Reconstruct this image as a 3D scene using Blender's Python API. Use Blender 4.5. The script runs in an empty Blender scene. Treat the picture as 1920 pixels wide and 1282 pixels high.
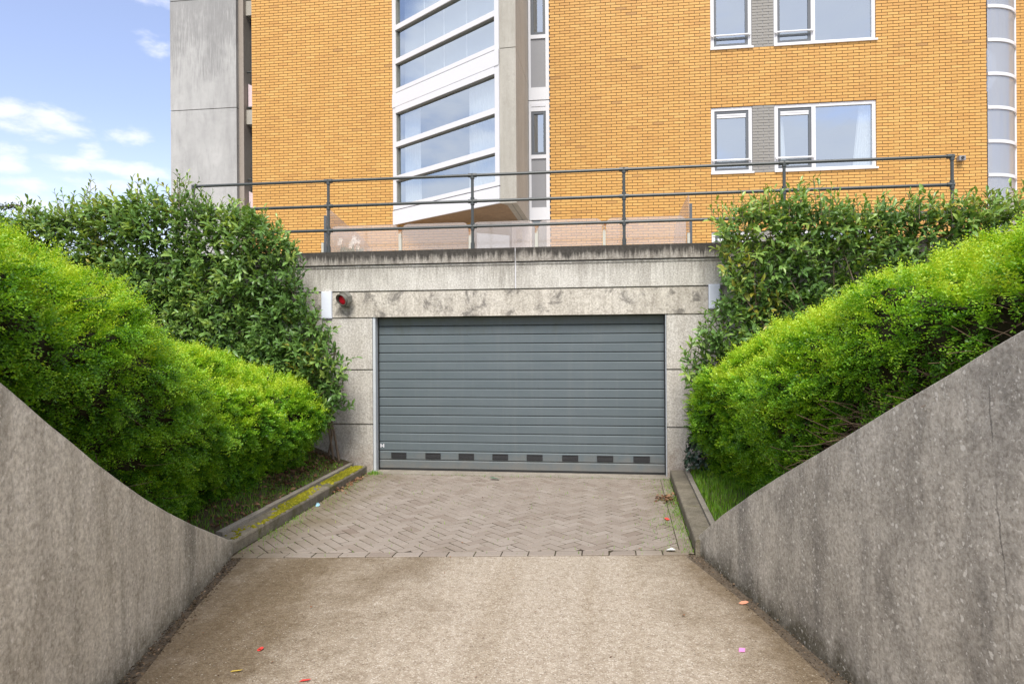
import bpy, math, random
import numpy as np
from mathutils import Vector, Matrix, noise as mnoise

# ------------------------------------------------------------------ camera, light, exposure
S = bpy.context.scene
C = S.collection
rng = np.random.default_rng(7)
random.seed(7)
YAW, ROLL, EYE = math.radians(7.74), math.radians(0.38), 1.95
fwd = Vector((-math.sin(YAW), math.cos(YAW), 0))
rt0 = Vector((math.cos(YAW), math.sin(YAW), 0))
up0 = Vector((0, 0, 1))
rt = math.cos(ROLL) * rt0 - math.sin(ROLL) * up0
up = math.sin(ROLL) * rt0 + math.cos(ROLL) * up0
cd = bpy.data.cameras.new('camera')
cd.sensor_width = 36.0
cd.lens = 24.19
cd.clip_start, cd.clip_end = 0.05, 3000
cam = bpy.data.objects.new('camera', cd)
cam.matrix_world = Matrix(((rt.x, up.x, -fwd.x, 0), (rt.y, up.y, -fwd.y, 0), (rt.z, up.z, -fwd.z, EYE), (0, 0, 0, 1)))
C.objects.link(cam)
S.camera = cam
S.view_settings.view_transform = 'Standard'
S.view_settings.look = 'None'
S.view_settings.exposure = 1.2
S.view_settings.gamma = 1
S.view_settings.use_curve_mapping = False
SUN_EL, SUN_AZ = math.radians(52), math.radians(176)      # azimuth clockwise from +Y: behind the camera, to the right
sl = bpy.data.lights.new('sun', 'SUN')
sl.energy = 2.1
sl.angle = math.radians(28)
sl.color = (1.0, 0.955, 0.88)
sun = bpy.data.objects.new('sun', sl)
sd = Vector((math.sin(SUN_AZ) * math.cos(SUN_EL), math.cos(SUN_AZ) * math.cos(SUN_EL), math.sin(SUN_EL)))
sun.rotation_euler = (-sd).to_track_quat('-Z', 'Y').to_euler()
sun.location = (6, -20, 30)
C.objects.link(sun)


# ------------------------------------------------------------------ node helper
class NT:
    def __init__(s, tree):
        s.t = tree

    def n(s, typ, ins=None, **props):
        nd = s.t.nodes.new(typ)
        for k, v in props.items():
            setattr(nd, k, v)
        for k, v in (ins or {}).items():
            sock = nd.inputs[k]
            if hasattr(v, 'is_linked') or isinstance(v, bpy.types.NodeSocket):
                s.t.links.new(v, sock)
            else:
                if sock.type == 'RGBA' and len(v) == 3:
                    v = (*v, 1)
                sock.default_value = v
        return nd

    def math(s, op, a, b=0.0, clamp=False):
        return s.n('ShaderNodeMath', {0: a, 1: b}, operation=op, use_clamp=clamp).outputs[0]

    def ramp(s, fac, stops, interp='LINEAR'):
        nd = s.n('ShaderNodeValToRGB', {0: fac})
        cr = nd.color_ramp
        cr.interpolation = interp
        while len(cr.elements) < len(stops):
            cr.elements.new(0.5)
        for e, (p, c) in zip(cr.elements, stops):
            e.position = p
            e.color = (*c, 1) if not isinstance(c, (int, float)) else (c, c, c, 1)
        return nd.outputs[0]

    def mix(s, fac, a, b, mode='MIX'):
        nd = s.n('ShaderNodeMix', data_type='RGBA', blend_type=mode)
        for i, v in ((0, fac), (6, a), (7, b)):
            if isinstance(v, bpy.types.NodeSocket):
                s.t.links.new(v, nd.inputs[i])
            else:
                nd.inputs[i].default_value = v if isinstance(v, (int, float)) else ((*v, 1) if len(v) == 3 else v)
        return nd.outputs[2]

    def noise(s, vec, scale, detail=4, rough=0.55, dist=0.0):
        return s.n('ShaderNodeTexNoise', {'Vector': vec, 'Scale': scale, 'Detail': detail, 'Roughness': rough, 'Distortion': dist}).outputs[0]

    def scaled(s, vec, sc, off=(0, 0, 0)):
        return s.n('ShaderNodeMapping', {'Vector': vec, 'Scale': sc, 'Location': off}).outputs[0]


# ------------------------------------------------------------------ sky
W = bpy.data.worlds.new('World')
S.world = W
W.use_nodes = True
W.node_tree.nodes.clear()
w = NT(W.node_tree)
sky = w.n('ShaderNodeTexSky', sky_type='NISHITA', sun_disc=False, sun_elevation=SUN_EL, sun_rotation=SUN_AZ,
          air_density=1.0, dust_density=0.6, ozone_density=2.0)
tc = w.n('ShaderNodeTexCoord').outputs['Generated']
sx = w.n('ShaderNodeSeparateXYZ', {0: tc})
az = w.math('ARCTAN2', sx.outputs[0], sx.outputs[1])
el = w.math('ARCSINE', sx.outputs[2])
aev = w.n('ShaderNodeCombineXYZ', {0: az, 1: w.math('MULTIPLY', el, 2.2), 2: 0.0}).outputs[0]
nz = w.noise(aev, 26, 7, 0.58, 0.2)
nz2 = w.noise(aev, 5.0, 6, 0.55)
acc = None
for (a, e, rw, rh, k) in ((-0.7375, 0.262, 0.052, 0.020, 1.0), (-0.765, 0.264, 0.030, 0.020, 1.0), (-0.6397, 0.2579, 0.028, 0.012, .75),
                          (-0.7687, 0.2154, 0.024, 0.018, 1.0), (-0.684, 0.2330, 0.018, 0.013, .95), (-0.672, 0.2190, 0.075, 0.011, .85),
                          (-0.628, 0.2170, 0.040, 0.012, .95), (-0.612, 0.3679, 0.026, 0.014, .55), (-0.7432, 0.188, 0.045, 0.010, .7),
                          (-0.666, 0.1953, 0.06, 0.011, .6), (-0.605, 0.4166, 0.03, 0.009, .6), (-0.7537, 0.164, 0.08, 0.014, .6)):
    dx = w.math('DIVIDE', w.math('SUBTRACT', az, a), rw)
    dy = w.math('DIVIDE', w.math('SUBTRACT', el, e), rh)
    r2 = w.math('ADD', w.math('MULTIPLY', dx, dx), w.math('MULTIPLY', dy, dy))
    f = w.math('MULTIPLY', w.math('SUBTRACT', 1.0, w.math('MULTIPLY', r2, 0.75)), k)
    acc = f if acc is None else w.math('MAXIMUM', acc, f)
acc = w.math('MAXIMUM', acc, -0.6)
puff = w.math('ADD', acc, w.math('MULTIPLY', w.math('SUBTRACT', nz, 0.5), 2.6))
puff = w.n('ShaderNodeMapRange', {0: puff, 1: 0.0, 2: 1.35}, interpolation_type='SMOOTHSTEP').outputs[0]
# the rest of the sky: broken fair-weather cloud, thin toward the part in view
fieldn = w.n('ShaderNodeMapRange', {0: nz2, 1: 0.36, 2: 0.55}, interpolation_type='SMOOTHSTEP').outputs[0]
away = w.n('ShaderNodeMapRange', {0: w.math('ABSOLUTE', w.math('ADD', az, 0.68)), 1: 0.16, 2: 0.55}, interpolation_type='SMOOTHSTEP').outputs[0]
cl = w.math('MAXIMUM', puff, w.math('MULTIPLY', fieldn, away), clamp=True)
hz = w.n('ShaderNodeMapRange', {0: el, 1: 0.30, 2: 0.02, 3: 0.0, 4: 0.62}, interpolation_type='SMOOTHSTEP').outputs[0]
skyc = w.mix(1.0, sky.outputs[0], (1.15, 1.0, 1.0), 'MULTIPLY')
skyc = w.mix(1.0, skyc, (0.75, 0.8, 1.15), 'ADD')
skyc = w.mix(hz, skyc, (5.7, 6.3, 7.2))
shade = w.mix(w.noise(aev, 14, 5, 0.6), (5.4, 5.6, 6.6), (6.6, 6.6, 7.0))
skyc = w.mix(w.math('MULTIPLY', cl, 0.84), skyc, shade)
bg = w.n('ShaderNodeBackground', {'Color': skyc, 'Strength': 0.084})
wo = w.n('ShaderNodeOutputWorld', {0: bg.outputs[0]})


# ------------------------------------------------------------------ materials
def newmat(name):
    m = bpy.data.materials.new(name)
    m.use_nodes = True
    m.node_tree.nodes.clear()
    return m, NT(m.node_tree)


def finish(t, col, rough=0.6, bump=None, bstr=0.3, bdist=0.01, metal=0.0, spec=0.5, **kw):
    ins = {'Base Color': col, 'Roughness': rough, 'Metallic': metal, 'Specular IOR Level': spec}
    ins.update(kw)
    if bump is not None:
        ins['Normal'] = t.n('ShaderNodeBump', {'Height': bump, 'Strength': bstr, 'Distance': bdist}).outputs[0]
    p = t.n('ShaderNodeBsdfPrincipled', ins)
    t.n('ShaderNodeOutputMaterial', {0: p.outputs[0]})


def pos(t):
    return t.n('ShaderNodeNewGeometry').outputs['Position']


def simple(name, col, rough=0.5, var=0.12, scale=9, metal=0.0, spec=0.5, bstr=0.08):
    m, t = newmat(name)
    nn = t.noise(pos(t), scale, 5, 0.6)
    c = t.mix(nn, tuple(x * (1 - var) for x in col), tuple(min(1, x * (1 + var)) for x in col))
    finish(t, c, rough, t.noise(pos(t), scale * 8, 3), bstr, 0.004, metal, spec)
    return m


def concrete(name, base, dark, light, streak=(9, 9, 0.5), amt=0.5, spots=None, topstain=None, fine=60, rough=0.85, crack=None, patch=None, low=None, bands=None):
    m, t = newmat(name)
    p = pos(t)
    big = t.noise(p, 1.3, 5, 0.6, 0.3)
    st = t.noise(t.scaled(p, streak), 1.0, 6, 0.62, 0.15)
    st2 = t.noise(t.scaled(p, tuple(v * 3.1 for v in streak), (3, 7, 1)), 1.0, 4, 0.6)
    fi = t.noise(p, fine, 5, 0.7)
    mid = t.noise(p, 7, 6, 0.65)
    c = t.mix(t.ramp(big, [(0.32, 0), (0.68, 1)]), base, light)
    sfac = t.math('MULTIPLY', t.ramp(st, [(0.42, 0), (0.66, 1)]), amt)
    c = t.mix(sfac, c, dark)
    c = t.mix(t.math('MULTIPLY', t.ramp(st2, [(0.5, 0), (0.72, 1)]), amt * 0.7), c, dark)
    c = t.mix(t.math('MULTIPLY', t.ramp(mid, [(0.48, 0), (0.7, 1)]), amt * 0.5), c, dark)
    if bands:
        bn = t.noise(t.scaled(p, (2.6, 2.6, 0.22), (5, 1, 2)), 1.0, 5, 0.6, 0.1)
        bm = t.ramp(t.noise(p, 1.6, 5, 0.65), [(0.35, 0.25), (0.6, 1)])
        bf = t.math('MULTIPLY', t.ramp(bn, [(0.52, 0), (0.66, 1)]), bm)
        c = t.mix(t.math('MULTIPLY', bf, bands[1]), c, bands[0])
    if topstain:
        z0, z1, col, k = topstain
        zz = t.n('ShaderNodeSeparateXYZ', {0: p}).outputs[2]
        g = t.n('ShaderNodeMapRange', {0: zz, 1: z0, 2: z1}).outputs[0]
        h = t.math('ADD', g, t.math('MULTIPLY', t.math('SUBTRACT', t.noise(t.scaled(p, (26, 26, 2)), 1.0, 5, 0.65), 0.5), 2.1))
        h = t.math('ADD', h, t.math('MULTIPLY', t.math('SUBTRACT', t.noise(p, 1.6, 3), 0.5), 1.2))
        c = t.mix(t.math('MULTIPLY', t.ramp(h, [(0.18, 0), (0.7, 1)]), k), c, col)
    if low:
        z0, z1, col, k = low
        zz = t.n('ShaderNodeSeparateXYZ', {0: p}).outputs[2]
        g = t.n('ShaderNodeMapRange', {0: zz, 1: z1, 2: z0}).outputs[0]
        h = t.math('ADD', g, t.math('MULTIPLY', t.math('SUBTRACT', mid, 0.5), 1.4))
        c = t.mix(t.math('MULTIPLY', t.ramp(h, [(0.45, 0), (1.0, 1)]), k), c, col)
    if patch:
        col, k, sc = patch
        pn = t.noise(p, sc, 8, 0.72, 0.6)
        c = t.mix(t.math('MULTIPLY', t.ramp(pn, [(0.53, 0), (0.62, 1)]), k), c, col)
    c = t.mix(t.ramp(fi, [(0.34, 0.9), (0.62, 0)]), c, t.mix(1.0, c, (0.5, 0.48, 0.46), 'MULTIPLY'))
    hgt = fi
    if spots:
        col, sc, k = spots
        wob = t.mix(0.035, p, t.n('ShaderNodeTexNoise', {'Vector': p, 'Scale': 40.0}).outputs[1])
        v = t.n('ShaderNodeTexVoronoi', {'Vector': wob, 'Scale': sc}, feature='F1')
        sz = t.n('ShaderNodeSeparateColor', {0: v.outputs['Color']})
        rad = t.math('MULTIPLY', t.math('POWER', sz.outputs[0], 3.0), 0.36)
        on = t.n('ShaderNodeMapRange', {0: t.math('SUBTRACT', rad, v.outputs['Distance']), 1: -0.02, 2: 0.06}).outputs[0]
        c = t.mix(t.math('MULTIPLY', on, k), c, col)
        v3 = t.n('ShaderNodeTexVoronoi', {'Vector': wob, 'Scale': sc * 2.3}, feature='F1')
        r3 = t.math('MULTIPLY', t.math('POWER', t.n('ShaderNodeSeparateColor', {0: v3.outputs['Color']}).outputs[0], 3.0), 0.42)
        on3 = t.n('ShaderNodeMapRange', {0: t.math('SUBTRACT', r3, v3.outputs['Distance']), 1: -0.02, 2: 0.06}).outputs[0]
        c = t.mix(t.math('MULTIPLY', on3, k * 0.8), c, col)
        # crusty pale lichen breaking up in the middle sizes
        ln = t.noise(p, 34, 8, 0.78, 1.2)
        lf = t.math('MULTIPLY', t.ramp(ln, [(0.55, 0), (0.63, 1)]), t.ramp(t.noise(p, 2.2, 4), [(0.42, 0), (0.62, 1)]))
        c = t.mix(t.math('MULTIPLY', lf, k * 0.75), c, col)
    # little air holes
    vv = t.n('ShaderNodeTexVoronoi', {'Vector': p, 'Scale': 24.0})
    hole = t.n('ShaderNodeMapRange', {0: vv.outputs['Distance'], 1: 0.10, 2: 0.05}).outputs[0]
    hs = t.n('ShaderNodeSeparateColor', {0: vv.outputs['Color']}).outputs[1]
    hole = t.math('MULTIPLY', hole, t.math('GREATER_THAN', hs, 0.72))
    c = t.mix(t.math('MULTIPLY', hole, 0.6), c, tuple(x * 0.4 for x in dark))
    if crack:
        xyz = t.n('ShaderNodeSeparateXYZ', {0: p})
        wv = t.math('MULTIPLY', t.math('SUBTRACT', t.noise(p, 6, 5, 0.7), 0.5), 0.06)
        for axis, c0, slope, lo, hi, wd in crack:
            other = xyz.outputs[2] if axis == 1 else xyz.outputs[1]
            line = t.math('ADD', t.math('ADD', xyz.outputs[axis], wv), t.math('MULTIPLY', other, -slope))
            d = t.math('ABSOLUTE', t.math('SUBTRACT', line, c0))
            f = t.n('ShaderNodeMapRange', {0: d, 1: wd, 2: wd * 0.3}).outputs[0]
            f = t.math('MULTIPLY', f, t.math('MULTIPLY', t.math('GREATER_THAN', other, lo), t.math('LESS_THAN', other, hi)))
            f = t.math('MULTIPLY', f, t.ramp(t.noise(p, 5, 3), [(0.35, 0.2), (0.6, 1)]))
            c = t.mix(t.math('MULTIPLY', f, 0.6), c, (0.05, 0.046, 0.04))
    finish(t, c, rough, t.math('SUBTRACT', t.math('ADD', fi, t.math('MULTIPLY', mid, 0.6)), hole), 0.35, 0.012, spec=0.3)
    return m


M = {}
M['conc_fascia'] = concrete('conc_fascia', (0.62, 0.595, 0.53), (0.30, 0.275, 0.235), (0.70, 0.68, 0.62), (7, 7, 0.9), 0.36, fine=45,
                            topstain=(2.75, 3.35, (0.20, 0.18, 0.155), 0.55))
M['conc_lintel'] = concrete('conc_lintel', (0.60, 0.555, 0.47), (0.26, 0.23, 0.19), (0.68, 0.64, 0.56), (8, 8, 0.9), 0.45, fine=45,
                            patch=((0.12, 0.11, 0.1), 0.7, 3.4))
M['conc_coping'] = concrete('conc_coping', (0.40, 0.37, 0.32), (0.14, 0.12, 0.10), (0.46, 0.43, 0.38), (16, 16, 1.2), 0.6,
                            topstain=(3.13, 3.30, (0.045, 0.04, 0.034), 0.93), fine=45)
M['conc_pillar'] = concrete('conc_pillar', (0.60, 0.57, 0.51), (0.33, 0.295, 0.245), (0.68, 0.655, 0.60), (6, 6, 0.9), 0.36, fine=45,
                            low=(0.0, 0.9, (0.32, 0.24, 0.19), 0.55))
M['conc_left'] = concrete('conc_left', (0.70, 0.63, 0.50), (0.29, 0.25, 0.185), (0.82, 0.755, 0.63), (5, 5, 0.9), 0.45, rough=0.8, fine=38,
                          bands=((0.20, 0.185, 0.145), 0.72), spots=((0.85, 0.79, 0.69), 34, 0.55), low=(0.0, 0.35, (0.15, 0.125, 0.07), 0.6))
M['conc_right'] = concrete('conc_right', (0.52, 0.48, 0.405), (0.19, 0.176, 0.15), (0.68, 0.635, 0.55), (3.5, 3.5, 1.3), 0.6, rough=0.85, fine=42,
                           bands=((0.15, 0.145, 0.135), 0.55), spots=((0.70, 0.67, 0.60), 30, 0.75), low=(0.0, 0.3, (0.10, 0.085, 0.045), 0.75),
                           crack=((1, 2.98, 0.10, 0.0, 1.75, 0.006), (2, 1.62, 0.14, 1.0, 3.10, 0.004)))
M['conc_tower'] = concrete('conc_tower', (0.47, 0.47, 0.455), (0.24, 0.24, 0.235), (0.55, 0.55, 0.53), (2.5, 2.5, 0.6), 0.3, fine=150,
                           topstain=(8.6, 11.6, (0.17, 0.17, 0.17), 0.45))
M['conc_bay'] = concrete('conc_bay', (0.47, 0.45, 0.39), (0.28, 0.26, 0.22), (0.53, 0.51, 0.45), (6, 6, 0.5), 0.3, fine=150)
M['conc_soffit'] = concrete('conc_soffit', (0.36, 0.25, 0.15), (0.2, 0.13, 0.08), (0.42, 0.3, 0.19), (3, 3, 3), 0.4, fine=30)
M['conc_kerb'] = concrete('conc_kerb', (0.25, 0.22, 0.17), (0.10, 0.09, 0.06), (0.32, 0.28, 0.21), (4, 4, 4), 0.5, fine=80,
                          patch=((0.115, 0.115, 0.03), 0.75, 2.2))
M['edging'] = concrete('edging', (0.36, 0.32, 0.26), (0.16, 0.14, 0.11), (0.44, 0.40, 0.34), (5, 5, 5), 0.4, fine=80)
M['white'] = simple('white_frame_paint', (0.66, 0.66, 0.67), 0.35, 0.03)
M['white_panel'] = simple('white_panel', (0.64, 0.64, 0.66), 0.4, 0.04, 3)
M['dark_sash'] = simple('dark_sash', (0.10, 0.11, 0.12), 0.4, 0.1)
M['grey_panel'] = simple('grey_panel', (0.25, 0.25, 0.255), 0.5, 0.05)
M['gasket'] = simple('gasket', (0.16, 0.16, 0.14), 0.7, 0.2)
M['rail_paint'] = simple('rail_paint', (0.05, 0.057, 0.055), 0.42, 0.25, 14)
M['mortar'] = simple('mortar', (0.135, 0.09, 0.042), 0.9, 0.25, 20)
M['curtain'] = simple('curtain_cloth', (0.80, 0.80, 0.79), 0.9, 0.03)
M['blind'] = simple('blind_cloth', (0.40, 0.43, 0.46), 0.9, 0.04)
M['room'] = simple('room_wall', (0.20, 0.21, 0.22), 0.9, 0.1)
M['lamp_grey'] = simple('signal_housing', (0.16, 0.155, 0.13), 0.6, 0.3, 20)
M['black'] = simple('black_rubber', (0.02, 0.02, 0.02), 0.6, 0.3, 20)
M['vent'] = simple('vent_black', (0.025, 0.025, 0.027), 0.5, 0.3, 30)
M['rust_post'] = None
M['bluish'] = simple('door_guide', (0.50, 0.53, 0.55), 0.45, 0.08)
M['box_white'] = simple('box_white', (0.74, 0.78, 0.86), 0.3, 0.04)
M['soil'] = None
M['stone_terrace'] = simple('terrace_tile', (0.35, 0.33, 0.3), 0.8, 0.1)
M['skirt'] = simple('scrap_metal', (0.3, 0.3, 0.3), 0.5)


def attr_brick(name, stops, joint=None, rough=0.6, grime=0.25):
    m, t = newmat(name)
    a = t.n('ShaderNodeAttribute', attribute_name='tone').outputs['Fac']
    p = pos(t)
    c = t.ramp(a, stops)
    g = t.noise(p, 0.8, 4, 0.6)
    c = t.mix(t.math('MULTIPLY', t.ramp(g, [(0.4, 0), (0.75, 1)]), grime), c, t.mix(1.0, c, (0.72, 0.66, 0.6), 'MULTIPLY'))
    f = t.noise(p, 90, 4, 0.7)
    c = t.mix(t.ramp(f, [(0.3, 0.35), (0.6, 0)]), c, t.mix(1.0, c, (0.7, 0.65, 0.6), 'MULTIPLY'))
    finish(t, c, rough, f, 0.15, 0.003, spec=0.4)
    return m


M['brick'] = attr_brick('yellow_brick', [(0, (0.44, 0.235, 0.07)), (0.12, (0.54, 0.285, 0.075)), (0.6, (0.60, 0.332, 0.088)), (1, (0.635, 0.372, 0.108))])
M['brick_grey'] = attr_brick('grey_brick', [(0, (0.23, 0.22, 0.20)), (1, (0.31, 0.30, 0.27))])

# glass that mirrors the sky and lets the room be seen dimly
def glass(name, tint, refl, fac, rough=0.02):
    m, t = newmat(name)
    bf = t.n('ShaderNodeNewGeometry').outputs['Backfacing']     # coating on the outer face of the pane only
    tr = t.n('ShaderNodeBsdfTransparent', {0: t.mix(bf, tint, (0.97, 0.98, 0.98))})
    gl = t.n('ShaderNodeBsdfGlossy', {0: refl, 1: rough})
    fr = t.n('ShaderNodeFresnel', {0: 1.5}).outputs[0]
    k = t.math('ADD', t.math('MULTIPLY', fr, 0.8), fac, clamp=True)
    k = t.math('MULTIPLY', k, t.math('SUBTRACT', 1.0, bf))
    mx = t.n('ShaderNodeMixShader', {0: k, 1: tr.outputs[0], 2: gl.outputs[0]})
    t.n('ShaderNodeOutputMaterial', {0: mx.outputs[0]})
    return m


M['glass'] = glass('window_glass', (0.86, 0.90, 0.91), (0.86, 0.94, 0.98), 0.50)
M['glass_clear'] = glass('balustrade_glass', (0.90, 0.88, 0.85), (0.95, 0.95, 0.95), 0.05)
def frosted():
    m, t = newmat('screen_glass')
    tr = t.n('ShaderNodeBsdfTransparent', {0: (0.9, 0.86, 0.82)})
    df = t.n('ShaderNodeBsdfDiffuse', {0: (0.78, 0.70, 0.64)})
    gl = t.n('ShaderNodeBsdfGlossy', {0: (0.9, 0.9, 0.9), 1: 0.1})
    a = t.n('ShaderNodeMixShader', {0: 0.22, 1: tr.outputs[0], 2: df.outputs[0]})
    b = t.n('ShaderNodeMixShader', {0: 0.06, 1: a.outputs[0], 2: gl.outputs[0]})
    t.n('ShaderNodeOutputMaterial', {0: b.outputs[0]})
    return m
M['screen'] = frosted()
def polycarb():
    m, t = newmat('tower_glass')
    tr = t.n('ShaderNodeBsdfTransparent', {0: (0.95, 0.96, 0.97)})
    df = t.n('ShaderNodeBsdfDiffuse', {0: (0.85, 0.87, 0.9)})
    tl = t.n('ShaderNodeBsdfTranslucent', {0: (0.62, 0.66, 0.72)})
    gl = t.n('ShaderNodeBsdfGlossy', {0: (0.9, 0.93, 0.97), 1: 0.12})
    a = t.n('ShaderNodeMixShader', {0: 0.5, 1: df.outputs[0], 2: tl.outputs[0]})
    b = t.n('ShaderNodeMixShader', {0: 0.36, 1: tr.outputs[0], 2: a.outputs[0]})
    c = t.n('ShaderNodeMixShader', {0: 0.14, 1: b.outputs[0], 2: gl.outputs[0]})
    t.n('ShaderNodeOutputMaterial', {0: c.outputs[0]})
    return m
M['tower_glass'] = polycarb()


def doormat():
    m, t = newmat('door_steel')
    p = pos(t)
    n1 = t.noise(t.scaled(p, (1.2, 1.2, 5)), 1.0, 5, 0.6)
    z = t.n('ShaderNodeSeparateXYZ', {0: p}).outputs[2]
    c = t.mix(n1, (0.09, 0.115, 0.125), (0.12, 0.145, 0.155))
    st = t.noise(t.scaled(p, (14, 14, 0.8)), 1.0, 5, 0.65)
    c = t.mix(t.math('MULTIPLY', t.ramp(st, [(0.5, 0), (0.75, 1)]), 0.16), c, (0.20, 0.20, 0.19))
    lowd = t.n('ShaderNodeMapRange', {0: z, 1: 0.45, 2: 0.0}).outputs[0]
    lowd = t.ramp(t.math('ADD', lowd, t.math('MULTIPLY', t.math('SUBTRACT', t.noise(p, 5, 6, 0.7), 0.5), 1.4)), [(0.35, 0), (1.2, 1)])
    c = t.mix(t.math('MULTIPLY', lowd, 0.6), c, (0.19, 0.17, 0.145))
    gr = t.n('ShaderNodeMapRange', {0: z, 1: 1.9, 2: 2.35}).outputs[0]
    gr = t.ramp(t.math('ADD', gr, t.math('MULTIPLY', t.math('SUBTRACT', t.noise(t.scaled(p, (6, 6, 2)), 1, 5, 0.7), 0.5), 1.6)), [(0.4, 0), (1.2, 1)])
    c = t.mix(t.math('MULTIPLY', gr, 0.55), c, (0.075, 0.085, 0.05))
    finish(t, c, t.ramp(n1, [(0.3, 0.42), (0.7, 0.55)]), t.noise(p, 250, 2), 0.05, 0.002, spec=0.45)
    return m


M['door'] = doormat()


def rustpost():
    m, t = newmat('rusty_post')
    p = pos(t)
    z = t.n('ShaderNodeSeparateXYZ', {0: p}).outputs[2]
    r = t.math('ADD', t.n('ShaderNodeMapRange', {0: z, 1: 3.5, 2: 3.8}).outputs[0], t.math('MULTIPLY', t.math('SUBTRACT', t.noise(p, 18, 5, 0.7), 0.5), 1.6))
    c = t.mix(t.ramp(r, [(0.6, 0), (1.0, 1)]), (0.55, 0.54, 0.46), (0.30, 0.12, 0.03))
    finish(t, c, 0.7)
    return m


M['rust_post'] = rustpost()


def soilmat():
    m, t = newmat('soil')
    p = pos(t)
    n1 = t.noise(p, 6, 6, 0.65)
    n2 = t.noise(p, 40, 6, 0.7)
    c = t.mix(n2, (0.055, 0.038, 0.024), (0.17, 0.125, 0.08))
    c = t.mix(t.math('MULTIPLY', t.ramp(n1, [(0.5, 0), (0.62, 1)]), 0.7), c, (0.075, 0.085, 0.025))
    finish(t, c, 0.95, n2, 0.8, 0.03, spec=0.2)
    return m


M['soil'] = soilmat()


def slabmat():
    m, t = newmat('exposed_aggregate')
    p = pos(t)
    xyz = t.n('ShaderNodeSeparateXYZ', {0: p})
    v = t.n('ShaderNodeTexVoronoi', {'Vector': p, 'Scale': 95.0})
    vc = t.n('ShaderNodeSeparateColor', {0: v.outputs['Color']}).outputs[0]
    stone = t.ramp(vc, [(0.0, (0.20, 0.15, 0.105)), (0.2, (0.37, 0.31, 0.235)), (0.55, (0.48, 0.415, 0.325)), (0.85, (0.57, 0.51, 0.415)), (1.0, (0.68, 0.63, 0.55))])
    matrix = t.mix(t.noise(p, 30, 6, 0.7), (0.27, 0.215, 0.16), (0.52, 0.445, 0.355))
    edge = t.ramp(v.outputs['Distance'], [(0.35, 0), (0.6, 1)])
    c = t.mix(edge, stone, matrix)
    big = t.noise(t.scaled(p, (1.1, 0.55, 1)), 1.0, 6, 0.62, 0.5)
    sm = t.noise(p, 4.5, 6, 0.65)
    # darker, damp brown along the left wall and near the right wall, washed paler down the middle
    g = t.math('ADD', t.math('MULTIPLY', t.n('ShaderNodeMapRange', {0: xyz.outputs[0], 1: -0.95, 2: -2.45}).outputs[0], 1.05),
               t.math('MULTIPLY', t.n('ShaderNodeMapRange', {0: t.math('ADD', xyz.outputs[0], t.math('MULTIPLY', xyz.outputs[1], 0.23)), 1: 1.35, 2: 2.15}).outputs[0], 0.95))
    g = t.math('ADD', g, t.math('MULTIPLY', t.math('SUBTRACT', big, 0.5), 1.9))
    g = t.math('ADD', g, t.math('MULTIPLY', t.math('SUBTRACT', sm, 0.5), 0.9))
    dirt = t.ramp(g, [(0.2, 0), (1.15, 1)])
    c = t.mix(t.math('MULTIPLY', dirt, 0.82), c, t.mix(0.35, t.mix(1.0, c, (0.40, 0.32, 0.21), 'MULTIPLY'), (0.105, 0.078, 0.038)))
    tr = t.noise(t.scaled(p, (3.2, 0.25, 1), (4, 2, 0)), 1.0, 5, 0.6, 0.3)
    c = t.mix(t.math('MULTIPLY', t.ramp(tr, [(0.46, 0), (0.66, 1)]), 0.3), c, t.mix(1.0, c, (0.62, 0.55, 0.43), 'MULTIPLY'))
    gr = t.noise(p, 16, 8, 0.8)
    c = t.mix(t.ramp(gr, [(0.38, 0.6), (0.55, 0)]), c, t.mix(1.0, c, (0.55, 0.5, 0.43), 'MULTIPLY'))
    # pale grit
    v2 = t.n('ShaderNodeTexVoronoi', {'Vector': p, 'Scale': 38.0})
    c2 = t.n('ShaderNodeSeparateColor', {0: v2.outputs['Color']})
    chip = t.math('MULTIPLY', t.math('GREATER_THAN', c2.outputs[0], 0.80), t.math('LESS_THAN', v2.outputs['Distance'], 0.17))
    c = t.mix(t.math('MULTIPLY', chip, 0.6), c, (0.62, 0.57, 0.48))
    darkc = t.math('MULTIPLY', t.math('LESS_THAN', c2.outputs[1], 0.16), t.math('LESS_THAN', v2.outputs['Distance'], 0.2))
    c = t.mix(t.math('MULTIPLY', darkc, 0.7), c, (0.07, 0.055, 0.04))
    finish(t, c, t.ramp(t.noise(p, 3, 5), [(0.3, 0.5), (0.7, 0.72)]), t.math('SUBTRACT', t.noise(p, 70, 4, 0.7), v.outputs['Distance']), 0.45, 0.008, spec=0.4)
    return m


M['slab'] = slabmat()


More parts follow.
